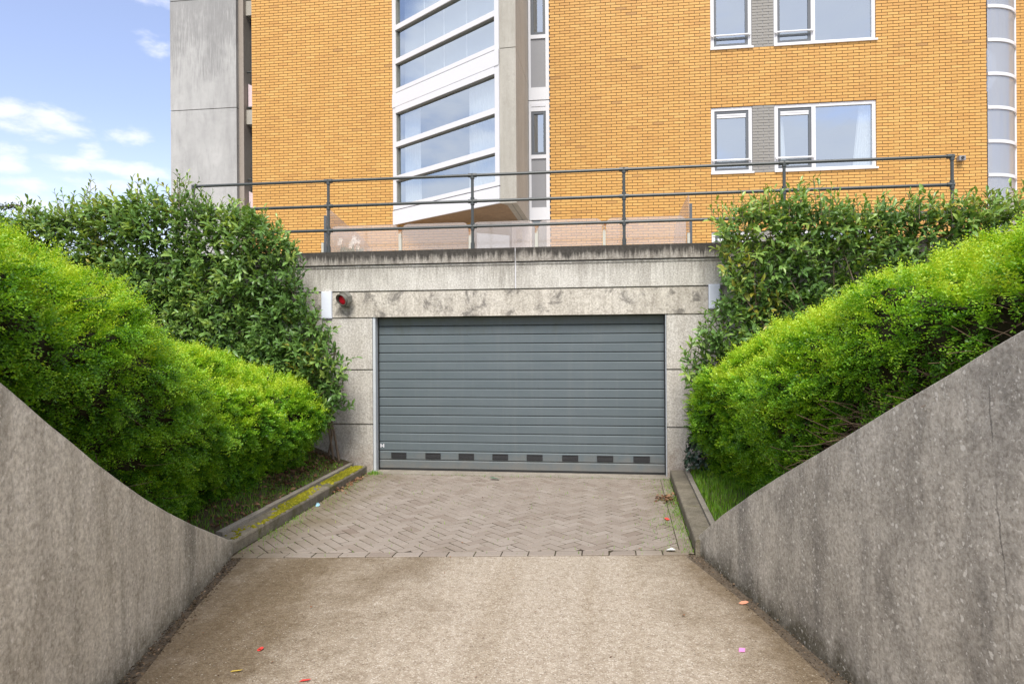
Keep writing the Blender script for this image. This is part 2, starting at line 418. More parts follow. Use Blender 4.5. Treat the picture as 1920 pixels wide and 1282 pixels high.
def pavermat():
    m, t = newmat('clay_paver')
    a = t.n('ShaderNodeAttribute', attribute_name='tone').outputs['Fac']
    p = pos(t)
    xyz = t.n('ShaderNodeSeparateXYZ', {0: p})
    c = t.ramp(a, [(0, (0.22, 0.17, 0.135)), (0.5, (0.295, 0.247, 0.205)), (1, (0.365, 0.315, 0.27))])
    f = t.noise(p, 70, 5, 0.7)
    c = t.mix(t.ramp(f, [(0.25, 0.5), (0.6, 0)]), c, t.mix(1.0, c, (0.6, 0.58, 0.55), 'MULTIPLY'))
    n1 = t.noise(p, 1.8, 6, 0.65, 0.4)
    g = t.math('ADD', t.n('ShaderNodeMapRange', {0: xyz.outputs[0], 1: -2.6, 2: -3.5}).outputs[0],
               t.math('MULTIPLY', t.n('ShaderNodeMapRange', {0: xyz.outputs[0], 1: 0.35, 2: 0.95}).outputs[0], 0.8))
    g = t.math('ADD', g, t.math('MULTIPLY', t.math('SUBTRACT', n1, 0.5), 2.0))
    c = t.mix(t.math('MULTIPLY', t.ramp(g, [(0.15, 0), (1.0, 1)]), 0.7), c, (0.135, 0.105, 0.052))
    finish(t, c, t.ramp(n1, [(0.3, 0.5), (0.7, 0.68)]), f, 0.25, 0.004, spec=0.4)
    return m


M['paver'] = pavermat()


def jointmat():
    m, t = newmat('joint_sand')
    p = pos(t)
    n = t.noise(p, 3, 5, 0.6)
    c = t.mix(t.ramp(n, [(0.4, 0), (0.65, 1)]), (0.045, 0.034, 0.024), (0.05, 0.05, 0.018))
    finish(t, c, 0.95, t.noise(p, 80, 4), 0.4, 0.01, spec=0.2)
    return m


M['joint'] = jointmat()


def leafmat(name, stops, rough=0.42, trans=0.3, spec=0.4, tcol=1.3):
    m, t = newmat(name)
    a = t.n('ShaderNodeAttribute', attribute_name='tone').outputs['Fac']
    n = t.noise(pos(t), 3.0, 4, 0.6)
    a2 = t.math('ADD', a, t.math('MULTIPLY', t.math('SUBTRACT', n, 0.5), 0.35), clamp=True)
    c = t.ramp(a2, stops)
    p = t.n('ShaderNodeBsdfPrincipled', {'Base Color': c, 'Roughness': rough, 'Specular IOR Level': spec})
    tl = t.n('ShaderNodeBsdfTranslucent', {0: t.mix(1.0, c, (tcol * 1.1, tcol, 0.5), 'MULTIPLY')})
    mx = t.n('ShaderNodeMixShader', {0: trans, 1: p.outputs[0], 2: tl.outputs[0]})
    t.n('ShaderNodeOutputMaterial', {0: mx.outputs[0]})
    return m


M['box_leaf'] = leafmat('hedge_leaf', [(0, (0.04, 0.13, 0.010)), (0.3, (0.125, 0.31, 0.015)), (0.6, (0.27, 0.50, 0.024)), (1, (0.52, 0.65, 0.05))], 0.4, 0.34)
M['laurel_leaf'] = leafmat('laurel_leaf', [(0, (0.055, 0.125, 0.03)), (0.5, (0.165, 0.295, 0.075)), (0.85, (0.34, 0.45, 0.095)), (0.95, (0.28, 0.28, 0.04)), (1, (0.40, 0.36, 0.06))], 0.3, 0.2, 0.5)
M['grass'] = leafmat('grass_blade', [(0, (0.06, 0.16, 0.012)), (0.6, (0.16, 0.36, 0.02)), (1, (0.34, 0.48, 0.05))], 0.5, 0.35)
M['moss'] = leafmat('moss', [(0, (0.10, 0.11, 0.01)), (0.5, (0.21, 0.195, 0.014)), (1, (0.36, 0.33, 0.03))], 0.9, 0.15, 0.1)
M['ivy'] = leafmat('ivy_leaf', [(0, (0.02, 0.045, 0.03)), (1, (0.07, 0.12, 0.075))], 0.3, 0.15, 0.5)
M['dry'] = leafmat('dry_leaf', [(0, (0.07, 0.035, 0.02)), (0.5, (0.20, 0.10, 0.055)), (1, (0.36, 0.22, 0.13))], 0.8, 0.1, 0.2)
M['debris'] = leafmat('rotted_litter', [(0, (0.04, 0.028, 0.018)), (0.7, (0.12, 0.085, 0.05)), (1, (0.32, 0.22, 0.14))], 0.9, 0.05, 0.2)
M['tree_leaf'] = leafmat('tree_leaf', [(0, (0.03, 0.05, 0.02)), (1, (0.09, 0.12, 0.045))], 0.5, 0.25)
M['flower_leaf'] = leafmat('flower_leaf', [(0, (0.10, 0.2, 0.12)), (1, (0.2, 0.34, 0.2))], 0.6, 0.2)
M['petal'] = simple('petal', (0.85, 0.85, 0.82), 0.6, 0.03)
M['twig'] = simple('twig_bark', (0.16, 0.105, 0.065), 0.85, 0.3, 30)
M['core'] = simple('dark_core', (0.030, 0.028, 0.014), 0.95, 0.7, 30, spec=0.1)  # hull colour holds the shade inside the hedge
M['stem'] = simple('stem_bark', (0.17, 0.125, 0.085), 0.85, 0.3, 30)
def lensmat():
    m, t = newmat('red_lens')
    finish(t, (0.60, 0.015, 0.03), 0.15, spec=0.6)
    return m
M['lens'] = lensmat()
for nm, col in (('paper_red', (0.75, 0.06, 0.05)), ('paper_yellow', (0.72, 0.52, 0.10)), ('paper_pink', (0.75, 0.26, 0.55)), ('paper_orange', (0.70, 0.30, 0.18)),
                ('paper_blue', (0.35, 0.62, 0.75)), ('paper_white', (0.75, 0.77, 0.75)), ('lamp_beige', (0.52, 0.47, 0.40))):
    M[nm] = simple(nm, col, 0.6, 0.06)


# ------------------------------------------------------------------ mesh helpers
class MB:
    def __init__(s, xf=None):
        s.v, s.f, s.tone, s.xf = [], [], [], xf

    def add(s, vs, fs, tone=None):
        o = len(s.v)
        s.v += [s.xf(*p) if s.xf else tuple(p) for p in vs]
        s.f += [tuple(i + o for i in f) for f in fs]
        if tone is not None:
            s.tone += [tone] * len(vs)

    def box(s, x0, x1, y0, y1, z0, z1, tone=None, back=True):
        vs = [(x0, y0, z0), (x1, y0, z0), (x1, y1, z0), (x0, y1, z0), (x0, y0, z1), (x1, y0, z1), (x1, y1, z1), (x0, y1, z1)]
        fs = [(0, 1, 5, 4), (1, 2, 6, 5), (3, 0, 4, 7), (4, 5, 6, 7), (3, 2, 1, 0)]
        if back:
            fs.append((2, 3, 7, 6))
        s.add(vs, fs, tone)

    def ring(s, x0, x1, z0, z1, wd, y0, y1):
        s.box(x0, x0 + wd, y0, y1, z0, z1)
        s.box(x1 - wd, x1, y0, y1, z0, z1)
        s.box(x0 + wd, x1 - wd, y0, y1, z0, z0 + wd)
        s.box(x0 + wd, x1 - wd, y0, y1, z1 - wd, z1)

    def prism(s, poly, z0, z1):
        n = len(poly)
        vs = [(x, y, z0) for x, y in poly] + [(x, y, z1) for x, y in poly]
        s.add(vs, [tuple(range(n - 1, -1, -1)), tuple(range(n, 2 * n))] + [(i, (i + 1) % n, (i + 1) % n + n, i + n) for i in range(n)])

    def tube(s, pts, r, n=8, caps=True):
        pts = [Vector(p) for p in pts]
        rr = r if isinstance(r, (list, tuple)) else [r] * len(pts)
        vs, fs = [], []
        for i, p in enumerate(pts):
            d = (pts[min(i + 1, len(pts) - 1)] - pts[max(i - 1, 0)]).normalized()
            a = d.cross(Vector((0, 0, 1)) if abs(d.z) < 0.9 else Vector((1, 0, 0))).normalized()
            b = d.cross(a)
            for k in range(n):
                th = 2 * math.pi * k / n
                vs.append(tuple(p + rr[i] * (math.cos(th) * a + math.sin(th) * b)))
        for i in range(len(pts) - 1):
            for k in range(n):
                fs.append((i * n + k, i * n + (k + 1) % n, (i + 1) * n + (k + 1) % n, (i + 1) * n + k))
        if caps:
            fs.append(tuple(range(n - 1, -1, -1)))
            fs.append(tuple(range((len(pts) - 1) * n, len(pts) * n)))
        s.add(vs, fs)

    def mesh(s, name, off=(0, 0, 0)):
        me = bpy.data.meshes.new(name)
        me.from_pydata([(x - off[0], y - off[1], z - off[2]) for x, y, z in s.v], [], s.f)
        if s.tone and len(s.tone) == len(s.v):
            at = me.attributes.new('tone', 'FLOAT', 'POINT')
            at.data.foreach_set('value', s.tone)
        me.update()
        return me

    def build(s, name, mat, parent=None, smooth=False, kind=None):
        off = rootloc(parent)
        me = s.mesh(name, off)
        return link(name, me, mat, parent, smooth, kind)


def rootloc(o):
    if o is None:
        return (0, 0, 0)
    while o.parent:
        o = o.parent
    return tuple(o.location)


def link(name, me, mat, parent=None, smooth=False, kind=None):
    if mat and not me.materials:
        me.materials.append(mat)
    if smooth:
        me.polygons.foreach_set('use_smooth', [True] * len(me.polygons))
    o = bpy.data.objects.new(name, me)
    C.objects.link(o)
    if parent:
        o.parent = parent
    if kind:
        o['kind'] = kind
    return o


def bulk(name, V, F, mat, parent=None, tone=None, kind=None, smooth=False):
    """V (n,3) array, F list of (array of quads/tris)"""
    off = np.array(rootloc(parent))
    me = bpy.data.meshes.new(name)
    V = np.asarray(V, dtype=np.float32) - off.astype(np.float32)
    me.vertices.add(len(V))
    me.vertices.foreach_set('co', V.ravel())
    loops = np.concatenate([f.ravel() for f in F]).astype(np.int32)
    tot = np.concatenate([np.full(len(f), f.shape[1]) for f in F])
    start = np.concatenate([[0], np.cumsum(tot)[:-1]]).astype(np.int32)
    me.loops.add(len(loops))
    me.loops.foreach_set('vertex_index', loops)
    me.polygons.add(len(tot))
    me.polygons.foreach_set('loop_start', start)
    if smooth:
        me.polygons.foreach_set('use_smooth', np.ones(len(tot), dtype=bool))
    if tone is not None:
        at = me.attributes.new('tone', 'FLOAT', 'POINT')
        at.data.foreach_set('value', np.asarray(tone, dtype=np.float32))
    me.update(calc_edges=True)
    me.validate()
    return link(name, me, mat, parent, False, kind)


def thing(name, label, cat, loc=(0, 0, 0), group=None):
    o = bpy.data.objects.new(name, None)
    o.empty_display_size = 0.2
    C.objects.link(o)
    o.location = loc
    return tag(o, label, cat, group)


def tag(o, label, cat, group=None):
    o['label'] = label
    o['category'] = cat
    if group:
        o['group'] = group
    return o


def vnoise(P, scale, seed=0):
    """cheap vectorised value noise, -1..1"""
    Q = np.asarray(P) * scale + seed * 17.31
    i = np.floor(Q).astype(np.int64)
    f = Q - i
    f = f * f * (3 - 2 * f)
    def h(a, b, c):
        n = (a * 73856093) ^ (b * 19349663) ^ (c * 83492791)
        n = (n ^ (n >> 13)) * 1274126177
        return ((n & 0xffff) / 32767.5) - 1.0
    r = 0
    for dx in (0, 1):
        for dy in (0, 1):
            for dz in (0, 1):
                wgt = (f[..., 0] if dx else 1 - f[..., 0]) * (f[..., 1] if dy else 1 - f[..., 1]) * (f[..., 2] if dz else 1 - f[..., 2])
                r = r + wgt * h(i[..., 0] + dx, i[..., 1] + dy, i[..., 2] + dz)
    return r


def nrm(a):
    return a / np.maximum(np.linalg.norm(a, axis=-1, keepdims=True), 1e-9)


# ================================================================== SETTING
YF, YW, YD = 16.38, 10.0, 10.17


def interp(tab, y):
    return float(np.interp(y, [a for a, b in tab], [b for a, b in tab]))


WL_TOP = [(-4, 2.25), (1.2, 2.25), (2.0, 2.08), (2.576, 1.801), (2.744, 1.70), (2.937, 1.58), (3.152, 1.457), (3.404, 1.306), (3.689, 1.149), (4.023, 0.971), (4.429, 0.776), (4.91, 0.56), (5.858, 0.165), (5.95, 0.14)]
WR_TOP = [(-4, 2.25), (2.2, 2.25), (2.972, 1.989), (3.21, 1.875), (3.376, 1.79), (3.774, 1.60), (4.287, 1.342), (4.976, 1.006), (5.356, 0.814), (5.967, 0.486), (6.5, 0.165)]
def wl_x(y): return -3.417 + (5.922 - y) * 0.267
def wr_x(y): return 0.842 + (6.472 - y) * 0.2285
def kl_x(y): return -3.44 - (y - 5.983) * 0.030
def kr_x(y): return 0.805 + (y - 6.516) * 0.0252


def bank_l(x, y):
    d = max(0.0, (-3.75 if y > 5.9 else wl_x(y) - 0.1) - x)
    zw = interp(WL_TOP, min(y, 5.9)) - 0.03 if y < 5.9 else 0.105 + 0.02 * (y - 5.9) / 4
    return zw + min(d, 1.2) * 0.32 + 0.03 * math.sin(x * 5 + y * 3) * min(1, d * 3)


def bank_r(x, y):
    d = max(0.0, x - (1.1 if y > 6.45 else wr_x(y) + 0.1))
    zw = interp(WR_TOP, min(y, 6.45)) - 0.03 if y < 6.45 else 0.13
    return zw + min(d, 1.2) * 0.30 + 0.02 * math.sin(x * 5 + y * 4) * min(1, d * 3)


# ground far and wide
g = MB()
g.box(-400, 400, -400, 400, -0.6, -0.12)
g.build('ground', M['stone_terrace'])['kind'] = 'structure'

# concrete driveway slab with narrow dirt-filled gaps to the walls
m = MB()
pts_l, pts_r = [], []
ys = list(np.linspace(-9.0, 5.885, 36))
for y in ys:
    pts_l.append((wl_x(y) + 0.10 + 0.02 * math.sin(y * 2.3), y))
    pts_r.append((wr_x(y) - 0.12 - 0.02 * math.sin(y * 1.9 + 1), y))
pts_r[-1] = (0.70, 6.42)
pts_l[-1] = (-3.29, 5.87)
n = len(ys)
vs = []
for a, b in zip(pts_l, pts_r):
    for k in range(9):
        u = k / 8
        vs.append((a[0] * (1 - u) + b[0] * u, a[1] * (1 - u) + b[1] * u, 0.0))
m.add(vs, [(i * 9 + k, i * 9 + k + 1, (i + 1) * 9 + k + 1, (i + 1) * 9 + k) for i in range(n - 1) for k in range(8)])
m.build('driveway', M['slab'], kind='structure')
m = MB()
m.box(-4.2, 5.4, -9.2, 10.2, -0.10, -0.022)
m.build('sub_base', simple('gutter_dirt', (0.12, 0.092, 0.062), 0.95, 0.45, 14), kind='structure')
m = MB()
m.add([(-3.72, 5.84, 0.0002), (0.95, 6.49, 0.0002), (0.98, 9.88, 0.0002), (-3.72, 9.88, 0.0002)], [(0, 1, 2, 3)])
m.build('joint_sand', M['joint'], kind='structure')

# ---- herringbone paving
def edge_y(x):                         # joint between slab and paving
    u = (x + 3.294) / (0.738 + 3.294)
    return 5.885 * (1 - u) + 6.445 * u
pav = bpy.data.objects.new('paving', None)
C.objects.link(pav)
pav['kind'] = 'structure'
PL, PW = 0.245, 0.107
HJ = 0.0085


def clip(poly, a, b, c):
    out = []
    for i in range(len(poly)):
        p, q = poly[i], poly[(i + 1) % len(poly)]
        dp, dq = a * p[0] + b * p[1] + c, a * q[0] + b * q[1] + c
        if dp >= 0:
            out.append(p)
        if dp * dq < 0:
            t = dp / (dp - dq)
            out.append((p[0] + t * (q[0] - p[0]), p[1] + t * (q[1] - p[1])))
    return out


def line(p, q, flip=1):                # half plane left of p->q
    a, b = -(q[1] - p[1]), (q[0] - p[0])
    return a * flip, b * flip, -(a * p[0] + b * p[1]) * flip


A = (kl_x(5.9) + 0.02, edge_y(-3.42) + 0.135)
B = (kr_x(6.5) - 0.14, edge_y(0.7) + 0.135)
Cc = (kr_x(9.86) - 0.14, 9.86)
D = (kl_x(9.86) + 0.02, 9.86)
planes = [line(A, B), line(B, Cc), line(Cc, D), line(D, A)]
pavers = []
c45 = math.sqrt(0.5)
R = 34
for i in range(-R, R):
    for j in range(-R, R):
        # classic herringbone on a unit grid of PW: pairs
        for kind in (0, 1):
            k = (i - j) % 4
            if kind == 0 and k == 0:
                rect = [(i, j), (i + 2, j), (i + 2, j + 1), (i, j + 1)]
            elif kind == 1 and k == 3:
                rect = [(i, j), (i + 1, j), (i + 1, j + 2), (i, j + 2)]
            else:
                continue
            x0, y0, x1, y1 = rect[0][0] * PW + HJ / 2, rect[0][1] * PW + HJ / 2, rect[2][0] * PW - HJ / 2, rect[2][1] * PW - HJ / 2
            pl = [((x - y) * c45 - 1.3, (x + y) * c45 + 8.0) for x, y in ((x0, y0), (x1, y0), (x1, y1), (x0, y1))]
            for h in planes:
                pl = clip(pl, *h)
                if len(pl) < 3:
                    break
            if len(pl) >= 3:
                ar = 0.5 * abs(sum(pl[q][0] * pl[(q + 1) % len(pl)][1] - pl[(q + 1) % len(pl)][0] * pl[q][1] for q in range(len(pl))))
                if ar > 0.0012:
                    pavers.append(pl)
# border courses
x = kl_x(5.9) + 0.03
while x < 0.72:
    x1 = min(x + PL - HJ, 0.74)
    j = random.uniform(-.007, .007)
    pavers.append([(x, edge_y(x) + 0.006 + j), (x1, edge_y(x1) + 0.006 + j), (x1, edge_y(x1) + 0.128 + j), (x, edge_y(x) + 0.128 + j)])
    x += PL
y = B[1] - 0.10
while y < 9.84:
    y1 = min(y + PL - HJ, 9.86)
    pavers.append([(kr_x(y) - 0.135, y), (kr_x(y) - 0.012, y), (kr_x(y1) - 0.012, y1), (kr_x(y1) - 0.135, y1)])
    y += PL


def paver_geo(mb, pl, tone, ori=(0, 0)):
    cx = sum(p[0] for p in pl) / len(pl)
    cy = sum(p[1] for p in pl) / len(pl)
    sag = -0.022 * max(0, 1 - abs(cx + 1.9) / 0.7) + -0.018 * max(0, 1 - abs(cx - 0.1) / 0.6)
    sag = 0.0
    dz = random.uniform(-0.0018, 0.0018)
    ta, tb = random.gauss(0, 0.008), random.gauss(0, 0.008)
    top = lambda px, py: 0.004 + dz + (px - cx) * ta + (py - cy) * tb
    n = len(pl)
    ch = 0.006
    vs = [(px, py, -0.03) for px, py in pl] + [(px, py, top(px, py) - 0.004) for px, py in pl] + \
         [(cx + (px - cx) * (1 - ch / max(.03, math.hypot(px - cx, py - cy))), cy + (py - cy) * (1 - ch / max(.03, math.hypot(px - cx, py - cy))), top(px, py)) for px, py in pl]
    fs = [tuple(range(2 * n, 3 * n))]
    for q in range(n):
        r = (q + 1) % n
        fs += [(q, r, n + r, n + q), (n + q, n + r, 2 * n + r, 2 * n + q)]
    mb.add(vs, fs, tone)


order = sorted(range(len(pavers)), key=lambda k: (sum(p[0] for p in pavers[k]) / len(pavers[k])) ** 2 + (sum(p[1] for p in pavers[k]) / len(pavers[k])) ** 2)
rest = MB()
for q, k in enumerate(order):
    tone = min(1, max(0, random.gauss(0.5, 0.13)))
    if q < 300:
        mb = MB()
        paver_geo(mb, pavers[k], tone)
        mb.build('paver', M['paver'], pav)
    else:
        paver_geo(rest, pavers[k], tone)
rest.build('paving_stones', M['paver'], pav, kind='stuff')

# ---- banks
for nm, fn, xs in (('left_bank', bank_l, np.linspace(0, 1, 26)), ('right_bank', bank_r, np.linspace(0, 1, 26))):
    m = MB()
    ysb = list(np.linspace(-3.8, 5.8, 40)) + list(np.linspace(5.9, 10.02, 30))
    vs = []
    for y in ysb:
        if nm == 'left_bank':
            e0 = kl_x(y) - 0.24 if y > 5.85 else wl_x(y) - 0.05
            e1 = -16
        else:
            e0 = kr_x(y) + 0.19 if y > 6.4 else wr_x(y) + 0.05
            e1 = 16
        for u in xs:
            xx = e0 + (e1 - e0) * u ** 2.2
            vs.append((xx, y, fn(xx, y) + 0.015 * mnoise.noise((xx * 6, y * 6, 0))))
    nx = len(xs)
    m.add(vs, [(i * nx + k, i * nx + k + 1, (i + 1) * nx + k + 1, (i + 1) * nx + k) for i in range(len(ysb) - 1) for k in range(nx - 1)])
    m.build('bank', M['soil'], smooth=True, kind='structure')

# ---- retaining walls
def ret_wall(label, fx, top, yend, out, mat):
    t = thing('retaining_wall', label, 'retaining wall', (fx(yend), yend, 0))
    m = MB()
    ysw = list(np.linspace(-4, 2, 14)) + list(np.linspace(2.1, yend, 60))
    nz = 10
    th = 0.2 * out
    vs = []
    for y in ysw:
        zt = interp(top, y)
        for k in range(nz):
            vs.append((fx(y), y, -0.1 + (zt - 0.008 + 0.1) * k / (nz - 1)))
        vs.append((fx(y) + 0.008 * out, y, zt))
        vs.append((fx(y) + th, y, zt + 0.004))
        vs.append((fx(y) + th, y, -0.1))
    W_ = nz + 3
    fs = [(i * W_ + k, i * W_ + k + 1, (i + 1) * W_ + k + 1, (i + 1) * W_ + k) for i in range(len(ysw) - 1) for k in range(W_ - 1)]
    fs.append(tuple((len(ysw) - 1) * W_ + k for k in range(W_)))
    m.add(vs, fs)
    m.build('wall_panel', mat, t)
    return t


ret_wall('brown streaked concrete ramp wall with a curved top, left of the driveway', wl_x, WL_TOP, 5.95, -1, M['conc_left'])
ret_wall('dark grey lichen-spotted concrete ramp wall, right of the driveway', wr_x, WR_TOP, 6.5, 1, M['conc_right'])

# ---- kerbs
def kerb(label, fx, y0, y1, out, wd, h, ed, segs):
    t = thing('kerb', label, 'kerb', (fx(y0), y0, 0))
    ys_ = list(np.linspace(y0, y1, segs + 1))
    for a, b in zip(ys_[:-1], ys_[1:]):
        b2 = b - 0.008
        m = MB()
        r = 0.02
        prof = [(0, -0.1), (0, h - r), (r * .35, h - r * .35), (r, h), (wd, h), (wd, -0.1)]
        vs = [(fx(a) + out * u, a, z) for u, z in prof] + [(fx(b2) + out * u, b2, z) for u, z in prof]
        k = len(prof)
        m.add(vs, [(i, (i + 1) % k, (i + 1) % k + k, i + k) for i in range(k)] + [tuple(range(k)), tuple(range(2 * k - 1, k - 1, -1))])
        m.build('kerb_stone', M['conc_kerb'], t)
        for c0, c1 in ((a + 0.2, (a + b) / 2 + .2), ((a + b) / 2 + 0.207, b + 0.193)):
            c1 = min(c1, y1)
            if c1 - c0 < 0.05:
                continue
            m = MB()
            dz = random.uniform(-.004, .006)
            u0, u1 = wd + 0.004, wd + ed
            vs = []
            for yy in (c0, c1):
                for u, z in ((u0, -0.1), (u0, h + 0.03 + dz), (u1, h + 0.03 + dz), (u1, -0.1)):
                    vs.append((fx(yy) + out * u, yy, z))
            m.add(vs, [(0, 1, 5, 4), (1, 2, 6, 5), (2, 3, 7, 6), (0, 3, 2, 1), (4, 5, 6, 7), (3, 0, 4, 7)])
            m.build('edging_stone', M['edging'], t)
    return t


kerb_l = kerb('concrete kerb covered in yellow moss, left edge of the brick paving', lambda y: kl_x(y), 5.96, 9.93, -1, 0.20, 0.115, 0.075, 2)
kerb_r = kerb('bare brown concrete kerb beside the bright grass, right edge of the paving', lambda y: kr_x(y), 6.46, 9.93, 1, 0.185, 0.13, 0.06, 2)

# ================================================================== GARAGE FRONT
XO0, XO1 = -3.49, 0.862
gw = thing('garage_wall', 'stained pale concrete wall around the grey garage door, with dark coping', 'wall', (-1.3, 10.2, 0))
m = MB()
m.box(-10.5, XO0 - 0.02, YW + 0.055, YW + 0.4, -0.1, 3.12)
m.box(XO1 + 0.02, 7.6, YW + 0.055, YW + 0.4, -0.1, 3.12)
m.box(XO0 - 0.02, XO1 + 0.02, YW + 0.055, YW + 0.4, 2.42, 3.12)
m.build('wall_core', M['conc_pillar'], gw)
for x0, x1 in ((-10.5, -1.312), (-1.292, 7.6)):
    m = MB()
    m.box(x0, x1, YW - 0.035, YW + 0.42, 3.128, 3.328)
    m.build('coping', M['conc_coping'], gw)
    m = MB()
    m.box(x0, x1, YW, YW + 0.05, 2.735, 3.085)
    m.box(x0, x1, YW - 0.012, YW + 0.05, 3.0855, 3.115)
    m.build('fascia_panel', M['conc_fascia'], gw)
m = MB()
m.box(-1.3115, -1.2925, YW + 0.012, YW + 0.05, 2.735, 3.32)
m.build('joint_sealant', M['white_panel'], gw)
m = MB()
m.box(-5.5, 1.44, YW + 0.012, YW + 0.36, 2.338, 2.715)
m.box(-10.5, -5.51, YW + 0.012, YW + 0.36, 2.338, 2.715)
m.box(1.62, 7.6, YW + 0.03, YW + 0.36, 2.338, 2.715)
m.build('lintel', M['conc_lintel'], gw)
for x0, x1 in ((-7.0, XO0), (XO1, 3.6)):
    for z0, z1 in ((-0.1, 0.712), (0.732, 1.535), (1.555, 2.318)):
        m = MB()
        m.box(x0, x1, YW + 0.005, YW + 0.4, z0, z1)
        m.build('pillar_block', M['conc_pillar'], gw)
m = MB()
m.box(XO0 - 0.1, XO1 + 0.1, 9.875, 10.4, -0.08, 0.012)
m.build('door_sill', M['edging'], gw)

# sectional door
gd = thing('garage_door', 'wide grey sectional garage door made of horizontal slats', 'garage door', (-1.31, YD, 0))
zs = [0.036 + 0.1353 * i for i in range(17)] + [2.34]
for i in range(17):
    z0, z1 = zs[i], zs[i + 1]
    m = MB()
    prof = [(0.014, z0 + 0.002), (0.003, z0 + 0.005), (0.0, z0 + 0.009), (0.0, z1 - 0.020), (0.012, z1 - 0.007), (0.014, z1 - 0.005), (0.04, z1 - 0.001), (0.04, z0 + 0.001)]
    vs = [(XO0 + 0.055, YD + u, z) for u, z in prof] + [(XO1 - 0.025, YD + u, z) for u, z in prof]
    k = len(prof)
    m.add(vs, [(q, (q + 1) % k, (q + 1) % k + k, q + k) for q in range(k)] + [tuple(range(k - 1, -1, -1)), tuple(range(k, 2 * k))])
    slat = m.build('slat', M['door'], gd)
    if i == 1:
        for cx in (-3.135, -2.6, -2.087, -1.571, -1.054, -0.528, -0.018, 0.509):
            v = MB()
            v.ring(cx - 0.118, cx + 0.118, 0.192, 0.276, 0.008, YD - 0.010, YD + 0.0)
            v.box(cx - 0.11, cx + 0.11, YD - 0.003, YD + 0.001, 0.20, 0.268)
            for q in range(4):
                zz = 0.207 + q * 0.0165
                v.add([(cx - 0.11, YD - 0.003, zz), (cx + 0.11, YD - 0.003, zz), (cx + 0.11, YD - 0.009, zz + 0.004), (cx - 0.11, YD - 0.009, zz + 0.004), (cx + 0.11, YD - 0.003, zz + 0.009), (cx - 0.11, YD - 0.003, zz + 0.009)],
                      [(0, 1, 2, 3), (3, 2, 4, 5)])
            v.build('vent', M['vent'], slat)
    if i == 2:
        b = MB()
        b.box(-3.425, -3.408, YD - 0.006, YD - 0.0005, 0.352, 0.408)
        b.box(-3.382, -3.365, YD - 0.006, YD - 0.0005, 0.352, 0.408)
        b.box(-3.408, -3.382, YD - 0.005, YD - 0.0005, 0.37, 0.385)
        b.build('badge', M['white_panel'], slat)
m = MB()
m.box(XO0 + 0.05, XO1 - 0.02, YD - 0.004, YD + 0.03, 0.013, 0.036)
m.build('bottom_seal', M['black'], gd)
for x0, x1, x2, x3 in ((XO0 + 0.002, XO0 + 0.042, XO0 + 0.042, XO0 + 0.054), (XO1 - 0.012, XO1 - 0.002, XO1 - 0.024, XO1 - 0.0125)):
    m = MB()
    m.box(x0, x1, YD - 0.14, YD + 0.06, 0.0, 2.335)
    m.build('jamb_trim', M['bluish'], gd)
    m = MB()
    m.box(x2, x3, YD - 0.03, YD + 0.05, 0.013, 2.335)
    m.build('rubber_edge', M['black'], gd)
m = MB()
m.box(XO0 - 0.1, XO1 + 0.1, YD + 0.25, YD + 0.3, -0.08, 2.5)
m.build('backing', M['black'], gd)

# white boxes and signal lamp
for cx0, cx1, z0, z1, lab in ((-4.275, -4.115, 2.325, 2.735, 'white rectangular box on the concrete, left of the red signal lamp'),
                              (1.443, 1.60, 2.40, 2.745, 'white rectangular box half behind the laurel, right of the garage door')):
    m = MB()
    m.box(cx0, cx1, YW - 0.03, YW + 0.011, z0, z1)
    m.box(cx0 + 0.012, cx1 - 0.012, YW - 0.034, YW - 0.0301, z0 + 0.012, z1 - 0.012)
    tag(m.build('wall_box', M['box_white']), lab, 'box', 'white boxes either side of the lintel')

sg = thing('signal_lamp', 'round red signal lamp in a grey hooded housing above the door corner', 'signal lamp', (-3.90, YW, 2.60))
ax = Vector((-0.30, -0.92, -0.16)).normalized()
a1 = ax.cross(Vector((0, 0, 1))).normalized()
a2 = a1.cross(ax)
c0 = Vector((-3.865, YW - 0.05, 2.615))
def octo(mb, ctr, rad, n, off, r2=None, cap0=True, cap1=True):
    r2 = r2 or rad
    vs = [tuple(ctr + rad * (math.cos(2 * math.pi * (k + .5) / n) * a1 + math.sin(2 * math.pi * (k + .5) / n) * a2)) for k in range(n)] + \
         [tuple(ctr + ax * off + r2 * (math.cos(2 * math.pi * (k + .5) / n) * a1 + math.sin(2 * math.pi * (k + .5) / n) * a2)) for k in range(n)]
    fs = [(k, (k + 1) % n, (k + 1) % n + n, k + n) for k in range(n)]
    if cap0:
        fs.append(tuple(range(n - 1, -1, -1)))
    if cap1:
        fs.append(tuple(range(n, 2 * n)))
    mb.add(vs, fs)
m = MB()
octo(m, c0, 0.115, 8, 0.085)
m.build('housing', M['lamp_grey'], sg)
m = MB()
n = 20
vs = []
for k in range(n + 1):
    th = 2 * math.pi * k / n
    s_ = 0.5 + 0.5 * math.sin(th)
    ln = 0.025 + 0.06 * s_
    for rr, l in ((0.088, 0.084), (0.088, 0.084 + ln), (0.080, 0.084 + ln), (0.080, 0.084)):
        vs.append(tuple(c0 + ax * l + rr * (math.cos(th) * a1 + math.sin(th) * a2)))
m.add(vs, [(k * 4 + q, k * 4 + (q + 1) % 4, (k + 1) * 4 + (q + 1) % 4, (k + 1) * 4 + q) for k in range(n) for q in range(4)])
m.build('hood', M['lamp_grey'], sg)
m = MB()
vs, fs = [tuple(c0 + ax * 0.118)], []
for r in range(1, 5):
    a = r / 4 * math.pi / 2
    for k in range(18):
        th = 2 * math.pi * k / 18
        vs.append(tuple(c0 + ax * (0.086 + 0.032 * math.cos(a)) + 0.076 * math.sin(a) * (math.cos(th) * a1 + math.sin(th) * a2)))
